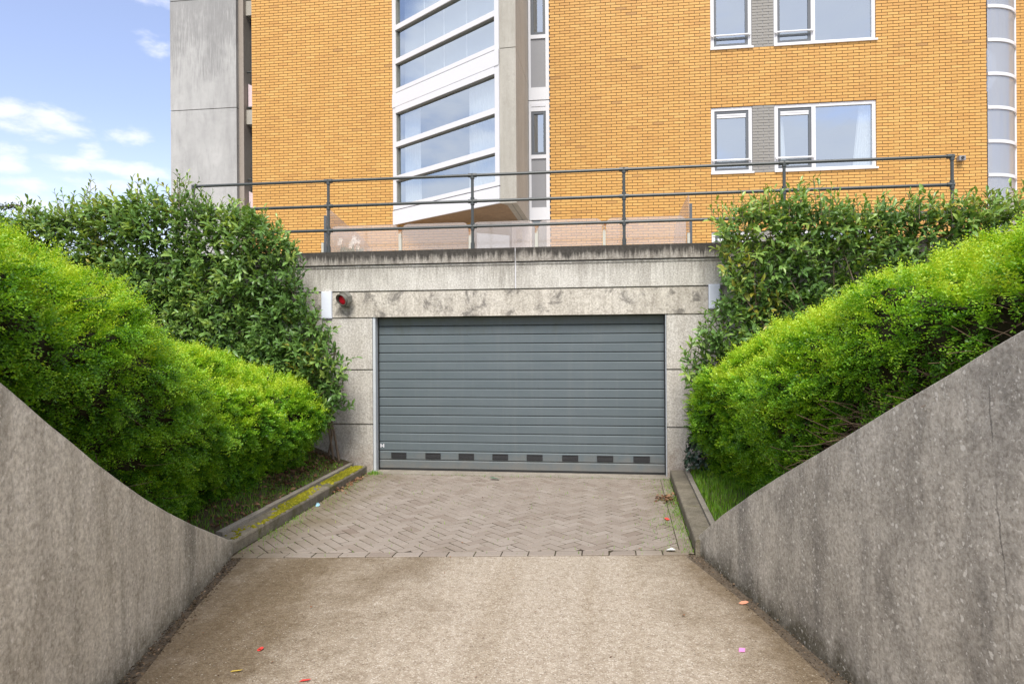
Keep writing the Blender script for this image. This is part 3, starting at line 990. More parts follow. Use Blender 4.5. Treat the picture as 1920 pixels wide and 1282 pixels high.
for k in range(18):
    fs.append((0, 1 + k, 1 + (k + 1) % 18))
    for r in range(3):
        fs.append((1 + r * 18 + k, 1 + (r + 1) * 18 + k, 1 + (r + 1) * 18 + (k + 1) % 18, 1 + r * 18 + (k + 1) % 18))
m.add(vs, fs)
m.build('lens', M['lens'], sg, smooth=True)
m = MB()
m.box(-3.89, -3.83, YW - 0.06, YW + 0.012, 2.49, 2.56)
m.build('bracket', M['lamp_grey'], sg)

# ---- pipe railing on the coping
rl = thing('pipe_railing', 'dark grey three-bar pipe railing standing on the concrete coping', 'railing', (-0.9, 10.15, 3.33))
PX = [-6.47, -4.226, -1.964, 0.28, 2.515, 4.717]
RZ = [4.45, 4.062, 3.685]
for x in PX:
    m = MB()
    m.tube([(x, 10.15, 3.33), (x, 10.15, 4.43)], 0.022, 10)
    post = m.build('post', M['rail_paint'], rl, smooth=False)
    f = MB()
    f.tube([(x, 10.15, 3.329), (x, 10.15, 3.345)], 0.055, 12)
    f.tube([(x, 10.15, 3.345), (x, 10.15, 3.44)], 0.031, 10)
    f.build('foot_flange', M['rail_paint'], post)
    for z in RZ:
        f = MB()
        e = 0.065
        f.tube([(x - (0 if x == PX[0] else e), 10.15, z), (x + (0.028 if x == PX[-1] else e), 10.15, z)], 0.031, 10)
        f.tube([(x, 10.15, z - 0.055), (x, 10.15, z + (0.02 if z > 4.4 else 0.055))], 0.031, 10)
        f.build('fitting', M['rail_paint'], post)
for z in RZ:
    m = MB()
    m.tube([(PX[0], 10.15, z), (PX[-1], 10.15, z)], 0.0225, 10)
    m.build('rail', M['rail_paint'], rl, smooth=False)

# ---- terrace
m = MB()
m.box(-20, 14, 10.42, 17.6, 2.4, 2.95)
m.build('terrace', M['stone_terrace'], kind='structure')
gb = thing('glass_balustrade', 'low clear glass balustrade with rusty posts behind the pipe railing', 'balustrade', (-1.6, 11, 2.95))
bx = [-4.58, -3.34, -2.165, -1.086, -0.01, 1.285]
for i in range(5):
    x0, x1 = bx[i] + 0.03, bx[i + 1] - 0.03
    m = MB()
    r = 0.10
    poly = [(x0, 3.02), (x1, 3.02)]
    for k in range(7):
        a = k / 6 * math.pi / 2
        poly.append((x1 - r + r * math.cos(a), 3.90 - r + r * math.sin(a)))
    for k in range(7):
        a = math.pi / 2 + k / 6 * math.pi / 2
        poly.append((x0 + r + r * math.cos(a), 3.90 - r + r * math.sin(a)))
    nn = len(poly)
    m.add([(x, 10.995, z) for x, z in poly] + [(x, 11.005, z) for x, z in poly],
          [tuple(range(nn)), tuple(range(2 * nn - 1, nn - 1, -1))] + [(k, k + nn, (k + 1) % nn + nn, (k + 1) % nn) for k in range(nn)])
    m.build('pane', M['screen'], gb)
for i, x in enumerate(bx[1:-1]):
    m = MB()
    m.box(x - 0.024, x + 0.024, 10.97, 11.03, 2.95, 3.74)
    p = m.build('post', M['rust_post'], gb)
    b = MB()
    b.add([(x - 0.045, 10.985, 3.84), (x + 0.045, 10.985, 3.84), (x + 0.012, 10.985, 3.74), (x - 0.012, 10.985, 3.74), (x - 0.045, 11.015, 3.84), (x + 0.045, 11.015, 3.84), (x + 0.012, 11.015, 3.74), (x - 0.012, 11.015, 3.74)],
          [(0, 3, 2, 1), (4, 5, 6, 7), (0, 1, 5, 4), (2, 3, 7, 6), (0, 4, 7, 3), (1, 2, 6, 5)])
    b.build('clamp', M['rust_post'], p)
for xs_, lab, prof in ((-4.60, 'curved-top glass privacy screen at the left end of the terrace', [(10.98, 4.22), (11.4, 4.16), (11.97, 4.06), (12.4, 4.01), (12.93, 3.9), (13.3, 3.74), (13.5, 3.4), (13.55, 2.96)]),
                       (1.30, 'curved-top glass privacy screen at the right end of the terrace', [(10.98, 4.24), (11.67, 4.22), (12.34, 4.18), (12.8, 4.12), (13.2, 3.98), (13.42, 3.82), (13.6, 3.4), (13.65, 2.96)])):
    t = thing('privacy_screen', lab, 'glass screen', (xs_, 12, 2.95), 'glass privacy screens on the terrace')
    m = MB()
    poly = [(10.98, 2.96)] + prof
    nn = len(poly)
    m.add([(xs_ - 0.006, y, z) for y, z in poly] + [(xs_ + 0.006, y, z) for y, z in poly],
          [tuple(range(nn)), tuple(range(2 * nn - 1, nn - 1, -1))] + [(k, k + nn, (k + 1) % nn + nn, (k + 1) % nn) for k in range(nn)])
    m.build('pane', M['screen'], t)
    m = MB()
    sx_ = -0.05 if xs_ < 0 else 0.0
    m.box(xs_ + sx_ + 0.008, xs_ + sx_ + 0.045, 10.95, 11.0, 2.95, 4.08)
    m.build('post', M['dark_sash'], t)
    m = MB()
    m.box(xs_ + sx_ - 0.03, xs_ + sx_ + 0.007, 10.93, 10.99, 2.95, 3.62)
    m.build('foot_post', M['rust_post'], t)

# ================================================================== APARTMENT BUILDING
ab = thing('apartment_building', 'yellow brick apartment building with white windows and a concrete fin', 'building', (0, YF, 2.95))
CH = 2.87 / 43.0
Z0 = 5.79 - 43 * CH
ZTOP = Z0 + CH * 131
XL, XR = -8.83, 8.335
FL = 2.87
holes = [(-5.135, -1.29, 4.83, 20), (-3.15, -1.29, 0, 4.83)]
wins = []
for f in (-1, 0, 1):
    z0 = 5.79 + f * FL
    wins.append((2.45, 3.37, z0, z0 + 23 * CH, 0, f))
    wins.append((3.86, 6.05, z0, z0 + 23 * CH, 1, f))
    holes += [(2.45, 3.37, z0, z0 + 23 * CH), (3.86, 6.05, z0, z0 + 23 * CH), (3.37, 3.86, z0, z0 + 23 * CH)]


def wall_cells(mb, x0, x1, z0, z1, hs, ya, yb, grow):
    xs = sorted({x0, x1} | {min(max(v, x0), x1) for h in hs for v in (h[0] - grow, h[1] + grow)})
    zs_ = sorted({z0, z1} | {min(max(v, z0), z1) for h in hs for v in (h[2] - grow, h[3] + grow)})
    for a, b in zip(xs[:-1], xs[1:]):
        run = None
        for c, d in zip(zs_[:-1], zs_[1:]):
            mx, mz = (a + b) / 2, (c + d) / 2
            inside = any(h[0] - grow < mx < h[1] + grow and h[2] - grow < mz < h[3] + grow for h in hs)
            if inside or b - a < 1e-6:
                if run:
                    mb.box(a, b, ya, yb, run[0], run[1])
                run = None
            else:
                run = (run[0], d) if run else (c, d)
        if run:
            mb.box(a, b, ya, yb, run[0], run[1])


m = MB()
wall_cells(m, XL + 0.01, XR - 0.01, Z0, ZTOP, holes, YF + 0.011, YF + 0.3, 0.012)
bw = m.build('brick_wall', M['mortar'], ab)
BL, BJ, BD = 0.24, 0.013, 0.055
full, others = [], []
rows = int(round((ZTOP - Z0) / CH))
for r in range(rows):
    z0 = Z0 + r * CH
    zc = z0 + CH / 2
    segs = [(XL, XR)]
    for h in holes:
        if h[2] < zc < h[3]:
            ns = []
            for a, b in segs:
                if h[1] <= a or h[0] >= b:
                    ns.append((a, b))
                else:
                    if h[0] > a:
                        ns.append((a, h[0]))
                    if h[1] < b:
                        ns.append((h[1], b))
            segs = ns
    # expansion joints
    for xj in (2.45, 6.05):
        ns = []
        for a, b in segs:
            if a + 0.02 < xj < b - 0.02:
                ns += [(a, xj), (xj, b)]
            else:
                ns.append((a, b))
        segs = ns
    off = (r % 2) * BL / 2
    for a, b in segs:
        k = math.floor((a - XL - off) / BL)
        x = XL + off + k * BL
        while x < b:
            c, d = max(x, a) + BJ / 2, min(x + BL, b) - BJ / 2
            if x < a + 1e-6:
                c = max(x, a) + (0 if a in (XL,) or any(abs(a - h[1]) < 1e-6 for h in holes) else BJ / 2)
            if d - c > 0.02:
                lst = full if abs(d - c - (BL - BJ)) < 0.004 else others
                lst.append((c, d, z0 + 0.007, z0 + CH - 0.007))
            x += BL
# full bricks nearest the camera become single parts
vis = [b for b in full if 3.45 < b[2] < 9.75 and not (b[0] > 1.4 and b[2] < 3.9)]
vis.sort(key=lambda b: ((b[0] + b[1]) / 2 + 1.0) ** 2 * 1.0 + (b[2] - 1.95) ** 2)
near = set(vis[:300])
var = []
for q in range(8):
    mb = MB()
    mb.box(0, BL - BJ, 0, BD, 0, CH - 0.014, [0.05, 0.3, 0.45, 0.55, 0.62, 0.7, 0.8, 0.95][q], back=False)
    me = mb.mesh('brick')
    me.materials.append(M['brick'])
    var.append(me)
for b in near:
    o = bpy.data.objects.new('brick', random.choice(var))
    C.objects.link(o)
    o.parent = bw
    o.location = (b[0] - 0, YF + random.uniform(-.002, .002) - YF, b[2] - 2.95)
mb = MB()
for b in full + others:
    if b in near:
        continue
    dy = random.uniform(-.002, .002)
    mb.box(b[0], b[1], YF + dy, YF + BD, b[2], b[3], min(1, max(0, random.gauss(0.55, 0.2))), back=False)
mb.build('brickwork', M['brick'], bw, kind='stuff')
# grey brick infill between the windows
for f in (-1, 0, 1):
    z0 = 5.79 + f * FL
    m = MB()
    m.box(3.37, 3.86, YF + 0.022, YF + 0.3, z0, z0 + 23 * CH)
    gp = m.build('grey_brick_panel', M['grey_panel'], ab)
    gm = []
    for wd in (BL - BJ, BL / 2 - BJ):
        mb = MB()
        mb.box(0, wd, 0, 0.03, 0, CH - 0.011, 0.5, back=False)
        me = mb.mesh('brick')
        me.materials.append(M['brick_grey'])
        gm.append(me)
    for r in range(23):
        xx = 3.376
        seq = [(0, .0), (0, .0445 + .2)] if r % 2 == 0 else [(1, 0), (0, .1225), (1, .3675)]
        for which, dx in seq:
            o = bpy.data.objects.new('brick', gm[which])
            C.objects.link(o)
            o.parent = gp
            o.location = (xx + dx, 0.010, z0 + r * CH + 0.0055 - 2.95)
# building body, roof slab, behind the brick
m = MB()
m.box(XL, XR + 4, YF + 4.2, YF + 4.5, 2.95, ZTOP)
m.build('rear_wall', M['room'], ab)
m = MB()
m.box(XL - 0.1, XR + 6, YF - 0.05, YF + 4.6, ZTOP + 0.005, ZTOP + 0.25)
m.build('roof', M['conc_tower'], ab)
m = MB()
for z in (2.98, 5.02, 7.89, 10.76):
    m.box(XL + .02, XR - .02, YF + 0.31, YF + 4.19, z - 0.18, z)
for x in (-8.6, -5.3, -1.1, 2.2, 6.4):
    m.box(x, x + 0.1, YF + 0.31, YF + 4.18, 2.99, ZTOP - 0.01)
m.build('room_partition', M['room'], ab)


def window(x0, x1, z0, z1, wide, f):
    m = MB()
    yf = YF + 0.035
    m.ring(x0 + .004, x1 - .004, z0 + .004, z1 - .004, 0.075, yf, yf + 0.08)
    xm = 4.715
    if wide:
        m.box(xm - 0.045, xm + 0.045, yf, yf + 0.08, z0 + 0.08, z1 - 0.08)
    wf = m.build('window', M['white'], ab)
    s = MB()
    s.box(x0 - 0.01, x1 + 0.03, YF - 0.035, yf - 0.001, z0 - 0.012, z0 + 0.03)
    s.build('sill', M['white'], wf)
    sx0, sx1 = x0 + 0.082, (xm - 0.048 if wide else x1 - 0.082)
    s = MB()
    tilt = 0.0
    s.ring(sx0, sx1, z0 + 0.083, z1 - 0.083, 0.055, yf + 0.018, yf + 0.075)
    s.build('sash', M['dark_sash'], wf)
    p = MB()
    p.box(sx0 + 0.05, sx1 - 0.05, yf + 0.045, yf + 0.053, z0 + 0.13, z1 - 0.13)
    p.build('pane', M['glass'], wf)
    if wide:
        p = MB()
        p.box(xm + 0.04, x1 - 0.075, yf + 0.045, yf + 0.053, z0 + 0.075, z1 - 0.075)
        p.build('pane', M['glass'], wf)
    if f < 1:
        v = MB()
        v.box(sx0 + 0.055, sx1 - 0.055, yf + 0.012, yf + 0.04, z1 - 0.24, z1 - 0.15)
        v.box(sx0 + 0.055, sx1 - 0.055, yf + 0.004, yf + 0.0115, z1 - 0.19, z1 - 0.165)
        v.build('vent_grille', M['white'], wf)
    b = MB()
    b.tube([(x0 + 0.03, YF - 0.01, z0 + 0.31), (sx1 + 0.05, YF - 0.01, z0 + 0.31)], 0.02, 8)
    b.box(x0 + 0.02, x0 + 0.06, YF - 0.03, yf + 0.001, z0 + 0.285, z0 + 0.335)
    b.box(sx1 + 0.015, sx1 + 0.055, YF - 0.03, yf + 0.001, z0 + 0.285, z0 + 0.335)
    b.build('safety_bar', M['white'], wf)
    d = MB()
    d.box(sx0 + 0.055, sx1 - 0.055, yf + 0.025, yf + 0.04, z0 + 0.23, z0 + 0.27)
    d.build('lower_rail', M['dark_sash'], wf)


for wdw in wins:
    window(*wdw)


def curtain(x0, x1, z0, z1, y, label, waves=14, taper=0.0, group='net curtains in the windows', mat='curtain', tf=None, cat='curtain'):
    m = MB(tf)
    nx, nz_ = waves * 6, 8
    vs = []
    for j in range(nz_ + 1):
        v = j / nz_
        for i in range(nx + 1):
            u = i / nx
            xa = x0 + (x1 - x0) * u
            if taper > 0:
                xa = x0 + (x1 - x0) * u * (1 - taper * v)
            elif taper < 0:
                xa = x1 - (x1 - x0) * (1 - u) * (1 + taper * v)
            vs.append((xa, y + 0.025 * math.sin(u * waves * 2 * math.pi + 1.3 * math.sin(v * 2 + u * 9)), z0 + (z1 - z0) * v))
    m.add(vs, [(j * (nx + 1) + i, j * (nx + 1) + i + 1, (j + 1) * (nx + 1) + i + 1, (j + 1) * (nx + 1) + i) for j in range(nz_) for i in range(nx)])
    o = m.build('curtain', M[mat], smooth=True)
    return tag(o, label, cat, group)


curtain(5.60, 5.98, 5.85, 7.3, YF + 0.2, 'white net curtain gathered at the right side of the wide lower window', 7, taper=-0.4)
curtain(3.93, 4.16, 5.85, 7.2, YF + 0.2, 'narrow white net curtain behind the opening sash of the wide lower window', 5, taper=0.4)

# ---- bay window, three-cornered in plan
P0, P1 = Vector((-5.135, 16.38)), Vector((-2.146, 14.14))
BT = (P1 - P0).normalized()
BN = Vector((BT.y, -BT.x)) * 1.0      # outward (towards the camera)
if BN.y > 0:
    BN = -BN
BLEN = (P1 - P0).length
def bayxf(u, d, z):                   # u along the face, d inwards
    q = P0 + BT * u - BN * d
    return (q.x, q.y, z)
bay = MB(bayxf)
LINES = [5.19, 8.04, 10.9]
glassb, white_mem, gask = [], MB(bayxf), MB(bayxf)
spand = MB(bayxf)
white_mem.box(0.0, 0.13, -0.02, 0.12, 5.205, ZTOP)
white_mem.box(BLEN - 0.13, BLEN - 0.003, -0.02, 0.12, 5.205, ZTOP)
panes = []
for i, zl in enumerate(LINES[:2]):
    nxt = LINES[i + 1]
    gb_, t1, t2, gt = zl + 0.11, zl + 0.71, zl + 1.53, zl + 2.36
    hd = gt + 0.15
    white_mem.box(0.131, BLEN - 0.131, -0.02, 0.12, zl + 0.015, gb_)
    for z in (t1, t2):
        white_mem.box(0.131, BLEN - 0.131, -0.03, 0.12, z, z + 0.12)
        gask.box(0.131, BLEN - 0.131, -0.005, 0.1, z - 0.025, z - 0.001)
    white_mem.box(0.131, BLEN - 0.131, -0.03, 0.12, gt, hd)
    gask.box(0.131, BLEN - 0.131, -0.005, 0.1, gt - 0.03, gt - 0.001)
    for a, b in ((gb_, t1 - 0.036), (t1 + 0.131, t2 - 0.036), (t2 + 0.131, gt - 0.046)):
        panes.append((a, b))
        gask.box(0.131, 0.165, -0.0, 0.1, a, b)
bayp = white_mem.build('bay_window', M['white'], ab)
for a, b in ((4.835, LINES[0] - 0.012), (LINES[0] + 2.514, LINES[1] - 0.012), (LINES[1] + 2.514, LINES[2] - 0.012)):
    m = MB(bayxf)
    m.box(0.0, BLEN - 0.003, -0.035, 0.1, a, b)
    m.build('spandrel', M['white'], bayp)
gask.build('gasket', M['gasket'], bayp)
for a, b in panes:
    m = MB(bayxf)
    m.box(0.166, BLEN - 0.132, 0.05, 0.058, a, b)
    m.build('pane', M['glass'], bayp)
m = MB()
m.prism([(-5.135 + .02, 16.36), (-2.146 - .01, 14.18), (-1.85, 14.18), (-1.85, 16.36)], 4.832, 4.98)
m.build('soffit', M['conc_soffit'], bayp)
m = MB()
for z in (7.72, 10.6):
    m.prism([(-5.0, 16.42), (-2.25, 14.36), (-2.1, 14.36), (-2.1, 16.42)], z, z + 0.28)
m.build('floor_slab', M['room'], bayp)
# concrete corner of the bay
for i, (z0, z1) in enumerate(((4.825, 8.03), (8.045, ZTOP))):
    m = MB()
    m.prism([(-2.143, 14.122), (-1.80, 14.10), (-1.79, 16.37), (-2.03, 16.37), (-2.03, 14.35)][::1], z0, z1)
    m.build('bay_corner', M['conc_bay'], ab)
m = MB()
m.box(-1.92, -1.905, 14.2, 16.3, 4.822, 4.8315)
m.build('drip_groove', M['gasket'], bayp)
# curtains and blinds inside the bay
curtain(0.2, 0.85, 5.2, 7.6, 0.2, 'white net curtain at the left side of the lower bay window', 9, tf=bayxf)
curtain(2.55, 3.58, 5.2, 7.6, 0.2, 'white net curtain at the right side of the lower bay window', 11, tf=bayxf)
e = [0.2, 1.0, 1.72, 2.5, 3.42]
for k in range(4):
    t = thing('panel_blind', ['grey panel blind nearest the brick in the upper bay window', 'second grey panel blind from the brick in the upper bay window', 'third grey panel blind from the brick in the upper bay window', 'grey panel blind nearest the concrete corner in the upper bay window'][k],
              'blind', (0, 0, 0), 'panel blinds in the upper bay window')
    m = MB(bayxf)
    m.box(e[k] + 0.02, e[k + 1] - 0.02, 0.2, 0.205, 8.06, 10.6)
    m.build('cloth', M['blind'], t)
    m = MB(bayxf)
    m.box(e[k + 1] - 0.019, e[k + 1] + 0.019, 0.195, 0.21, 8.06, 10.6)
    m.build('edge_strip', M['curtain'], t)

# ---- narrow window strip right of the bay
XS0, XS1 = -1.788, -1.292
st = MB()
yf = YF + 0.02
for zl in (4.85, 7.72):
    st.box(XS0, XS0 + 0.055, yf, yf + 0.1, zl + 0.012, zl + 2.858)
    st.box(XS1 - 0.085, XS1, yf, yf + 0.1, zl + 0.012, zl + 2.858)
    st.box(XS0 + 0.0555, XS1 - 0.0855, yf, yf + 0.1, zl + 0.012, zl + 0.31)
    st.box(XS0 + 0.0555, XS1 - 0.0855, yf, yf + 0.1, zl + 1.48, zl + 1.57)
    st.box(XS0 + 0.0555, XS1 - 0.0855, yf, yf + 0.1, zl + 2.61, zl + 2.858)
st.box(XS1 - 0.085, XS1, yf, yf + 0.1, 2.96, 4.84)
st.box(XS0 - 0.0, XS0 + 0.055, yf, yf + 0.1, 2.96, 4.84)
strip = st.build('window_strip', M['white'], ab)
for zl in (4.85, 7.72):
    m = MB()
    m.box(XS0 + 0.056, XS1 - 0.086, yf + 0.03, yf + 0.06, zl + 0.311, zl + 1.479)
    m.build('panel', M['grey_panel'], strip)
    m = MB()
    m.ring(XS0 + 0.057, XS1 - 0.087, zl + 1.573, zl + 2.607, 0.06, yf + 0.01, yf + 0.08)
    m.build('sash', M['dark_sash'], strip)
    m = MB()
    m.box(XS0 + 0.11, XS1 - 0.14, yf + 0.05, yf + 0.058, zl + 1.63, zl + 2.55)
    m.build('pane', M['glass'], strip)
    m = MB()
    m.box(XS0 + 0.06, XS1 - 0.09, yf - 0.012, yf - 0.001, zl + 2.72, zl + 2.79)
    m.build('vent_grille', M['white_panel'], strip)
m = MB()
m.box(XS0 + 0.056, XS1 - 0.086, yf + 0.03, yf + 0.06, 2.96, 4.84)
m.build('lower_panel', simple('lower_panel', (0.26, 0.29, 0.31), 0.3), strip)
# entrance under the bay
m = MB()
m.box(-2.21, XS0 - 0.003, YF + 0.0, YF + 0.12, 2.96, 4.82)
m.build('entrance_panel', M['white_panel'], ab)
m = MB()
m.ring(-3.145, -2.215, 2.96, 4.82, 0.06, YF + 0.03, YF + 0.11)
en = m.build('entrance_door', M['dark_sash'], ab)
m = MB()
m.box(-3.09, -2.27, YF + 0.07, YF + 0.078, 3.01, 4.77)
m.build('pane', M['glass'], en)
# wall lamp
wl_ = thing('wall_lamp', 'beige half-round wall lamp on the white panel under the bay', 'wall lamp', (-2.03, YF, 4.5))
m = MB()
vs = []
for j, (z, r) in enumerate(((4.40, .05), (4.42, .075), (4.63, .075), (4.655, .05))):
    for k in range(9):
        a = math.pi * k / 8
        vs.append((-2.03 - r * math.cos(a), YF - r * math.sin(a), z))
m.add(vs, [(j * 9 + k, j * 9 + k + 1, (j + 1) * 9 + k + 1, (j + 1) * 9 + k) for j in range(3) for k in range(8)] + [tuple(range(8, -1, -1)), tuple(range(27, 36))])
m.build('shade', M['lamp_beige'], wl_, smooth=False)
m = MB()
m.box(-2.085, -1.975, YF - 0.07, YF - 0.001, 4.345, 4.397)
m.build('lamp_base', M['grey_panel'], wl_)
# security camera on the brick
sc = thing('security_camera', 'small grey camera box on the yellow brick beside the railing end', 'security camera', (7.76, YF, 5.9))
m = MB()
m.box(7.70, 7.83, YF - 0.14, YF - 0.02, 5.86, 5.96)
m.build('body', M['grey_panel'], sc)
m = MB()
m.tube([(7.765, YF - 0.139, 5.91), (7.765, YF - 0.165, 5.91)], 0.03, 12)
m.build('lens', M['black'], sc)
m = MB()
m.box(7.74, 7.79, YF - 0.02, YF + 0.002, 5.88, 5.94)
m.build('bracket', M['grey_panel'], sc)

# ---- concrete fin and recess at the left
for z0, z1 in ((2.95, 8.165), (8.185, 11.085), (11.105, 14.0)):
    m = MB()
    m.box(-11.48, -9.60, 17.0, 20.5, z0, z1)
    m.build('concrete_fin', M['conc_tower'], ab)
m = MB()
m.box(-9.60, -9.46, 17.12, 20.5, 2.95, 14.0)
m.build('fin_return', simple('fin_return', (0.30, 0.26, 0.22), 0.8), ab)
for z in (4.93, 7.8, 10.7):
    m = MB()
    m.box(-9.458, -8.5, 17.25, 17.6, z, z + 0.38)
    m.build('recess_beam', M['conc_bay'], ab)
for z in (5.31, 8.18):
    m = MB()
    m.box(-9.455, -8.5, 17.50, 17.56, z + 2.42, z + 2.515)
    m.box(-9.455, -9.40, 17.50, 17.56, z, z + 2.419)
    rw = m.build('recess_window', M['dark_sash'], ab)
    m = MB()
    m.box(-9.399, -8.5, 17.53, 17.538, z, z + 2.419)
    m.build('pane', M['glass'], rw)
    m = MB()
    m.tube([(-9.45, 17.3, z + 1.02), (-8.6, 17.3, z + 1.02)], 0.025, 8)
    m.build('balcony_rail', M['rail_paint'], rw)
    m = MB()
    m.tube([(-9.45, 17.3, z + 0.08), (-8.6, 17.3, z + 0.08)], 0.025, 8)
    m.build('balcony_rail', M['rail_paint'], rw)
    m = MB()
    m.add([(-9.44, 17.32, z + 0.09), (-8.6, 17.32, z + 0.09), (-8.6, 17.32, z + 0.3), (-9.44, 17.32, z + 0.72), (-9.44, 17.33, z + 0.09), (-8.6, 17.33, z + 0.09), (-8.6, 17.33, z + 0.3), (-9.44, 17.33, z + 0.72)],
          [(0, 1, 2, 3), (7, 6, 5, 4), (0, 4, 5, 1), (1, 5, 6, 2), (2, 6, 7, 3), (3, 7, 4, 0)])
    m.build('balcony_panel', simple('pink_panel', (0.68, 0.56, 0.58), 0.5), rw)

# ---- round stair tower at the right end
TC, TR = Vector((8.345, 17.31)), 0.93
tw = MB()
def arcpt(a, r):
    return (TC.x + r * math.sin(a), TC.y - r * math.cos(a))
NA = 16
def ringgeo(mb, z0, z1, r0, r1, a0=0.0, a1=math.pi / 2):
    vs = []
    for k in range(NA + 1):
        a = a0 + (a1 - a0) * k / NA
        for r, z in ((r1, z0), (r1, z1), (r0, z1), (r0, z0)):
            x_, y_ = arcpt(a, r)
            vs.append((x_, y_, z))
    mb.add(vs, [(k * 4 + q, k * 4 + (q + 1) % 4, (k + 1) * 4 + (q + 1) % 4, (k + 1) * 4 + q) for k in range(NA) for q in range(4)] + [(0, 1, 2, 3), (NA * 4 + 3, NA * 4 + 2, NA * 4 + 1, NA * 4)])
xq, yq = arcpt(math.radians(72), TR + 0.012)
tw.box(xq - 0.025, xq + 0.025, yq - 0.02, yq + 0.03, 2.96, ZTOP)
tower = tw.build('stair_tower', M['white'], ab)
rz = [9.24 - 0.74 * k for k in range(-3, 9)]
for z in rz:
    if z > 2.9 and z < ZTOP:
        m = MB()
        ringgeo(m, z - 0.035, z + 0.035, TR - 0.02, TR + 0.03)
        m.build('ring', M['white'], tower)
        m = MB()
        ringgeo(m, z - 0.70, z - 0.04, TR - 0.006, TR + 0.002)
        m.build('pane', M['tower_glass'], tower)
m = MB()
vs = []
NS = 90
for k in range(NS + 1):
    a = -0.3 + k * 0.145
    z = 3.0 + k * 0.095
    cx, cy = 8.38, 17.42
    for r, zz in ((0.18, z), (0.62, z), (0.62, z + 0.24), (0.18, z + 0.24)):
        vs.append((cx + r * math.sin(a), cy - r * math.cos(a), zz))
m.add(vs, [(k * 4 + q, k * 4 + (q + 1) % 4, (k + 1) * 4 + (q + 1) % 4, (k + 1) * 4 + q) for k in range(NS) for q in range(4)])
m.build('spiral_stair', simple('stair_grey', (0.36, 0.40, 0.46), 0.6), tower)
# set-back brick wall beyond the tower
m = MB()
m.box(9.29, 13.5, 17.311, 17.6, Z0, ZTOP)
m.box(8.36, 9.28, 18.21, 18.5, Z0, ZTOP)
sb = m.build('set_back_wall', M['mortar'], ab)
mb = MB()
for r in range(rows):
    z0 = Z0 + r * CH
    for xa, xb, yy in ((9.285, 13.5, 17.30), (8.36, 9.28, 18.20)):
        x = xa - (r % 2) * BL / 2
        while x < xb:
            c, d = max(x, xa), min(x + BL - BJ, xb)
            if d - c > 0.02:
                mb.box(c, d, yy + random.uniform(-.002, .002), yy + 0.04, z0 + 0.0055, z0 + CH - 0.0055, min(1, max(0, random.gauss(0.5, 0.2))), back=False)
            x += BL
mb.build('brickwork', M['brick'], sb, kind='stuff')

# ================================================================== VEGETATION
def leaf_quads(base, axis, nor, ln, wd, tone, shape=0):
    """diamond leaves (4 verts, 1 quad)"""
    side = nrm(np.cross(axis, nor))
    n = len(base)
    ln = np.asarray(ln).reshape(-1, 1)
    wd = np.asarray(wd).reshape(-1, 1)
    V = np.empty((n, 4, 3))
    V[:, 0] = base
    V[:, 1] = base + axis * ln * 0.5 + side * wd * 0.5
    V[:, 2] = base + axis * ln
    V[:, 3] = base + axis * ln * 0.5 - side * wd * 0.5
    F = np.arange(n * 4).reshape(n, 4)
    return V.reshape(-1, 3), F, np.repeat(tone, 4)


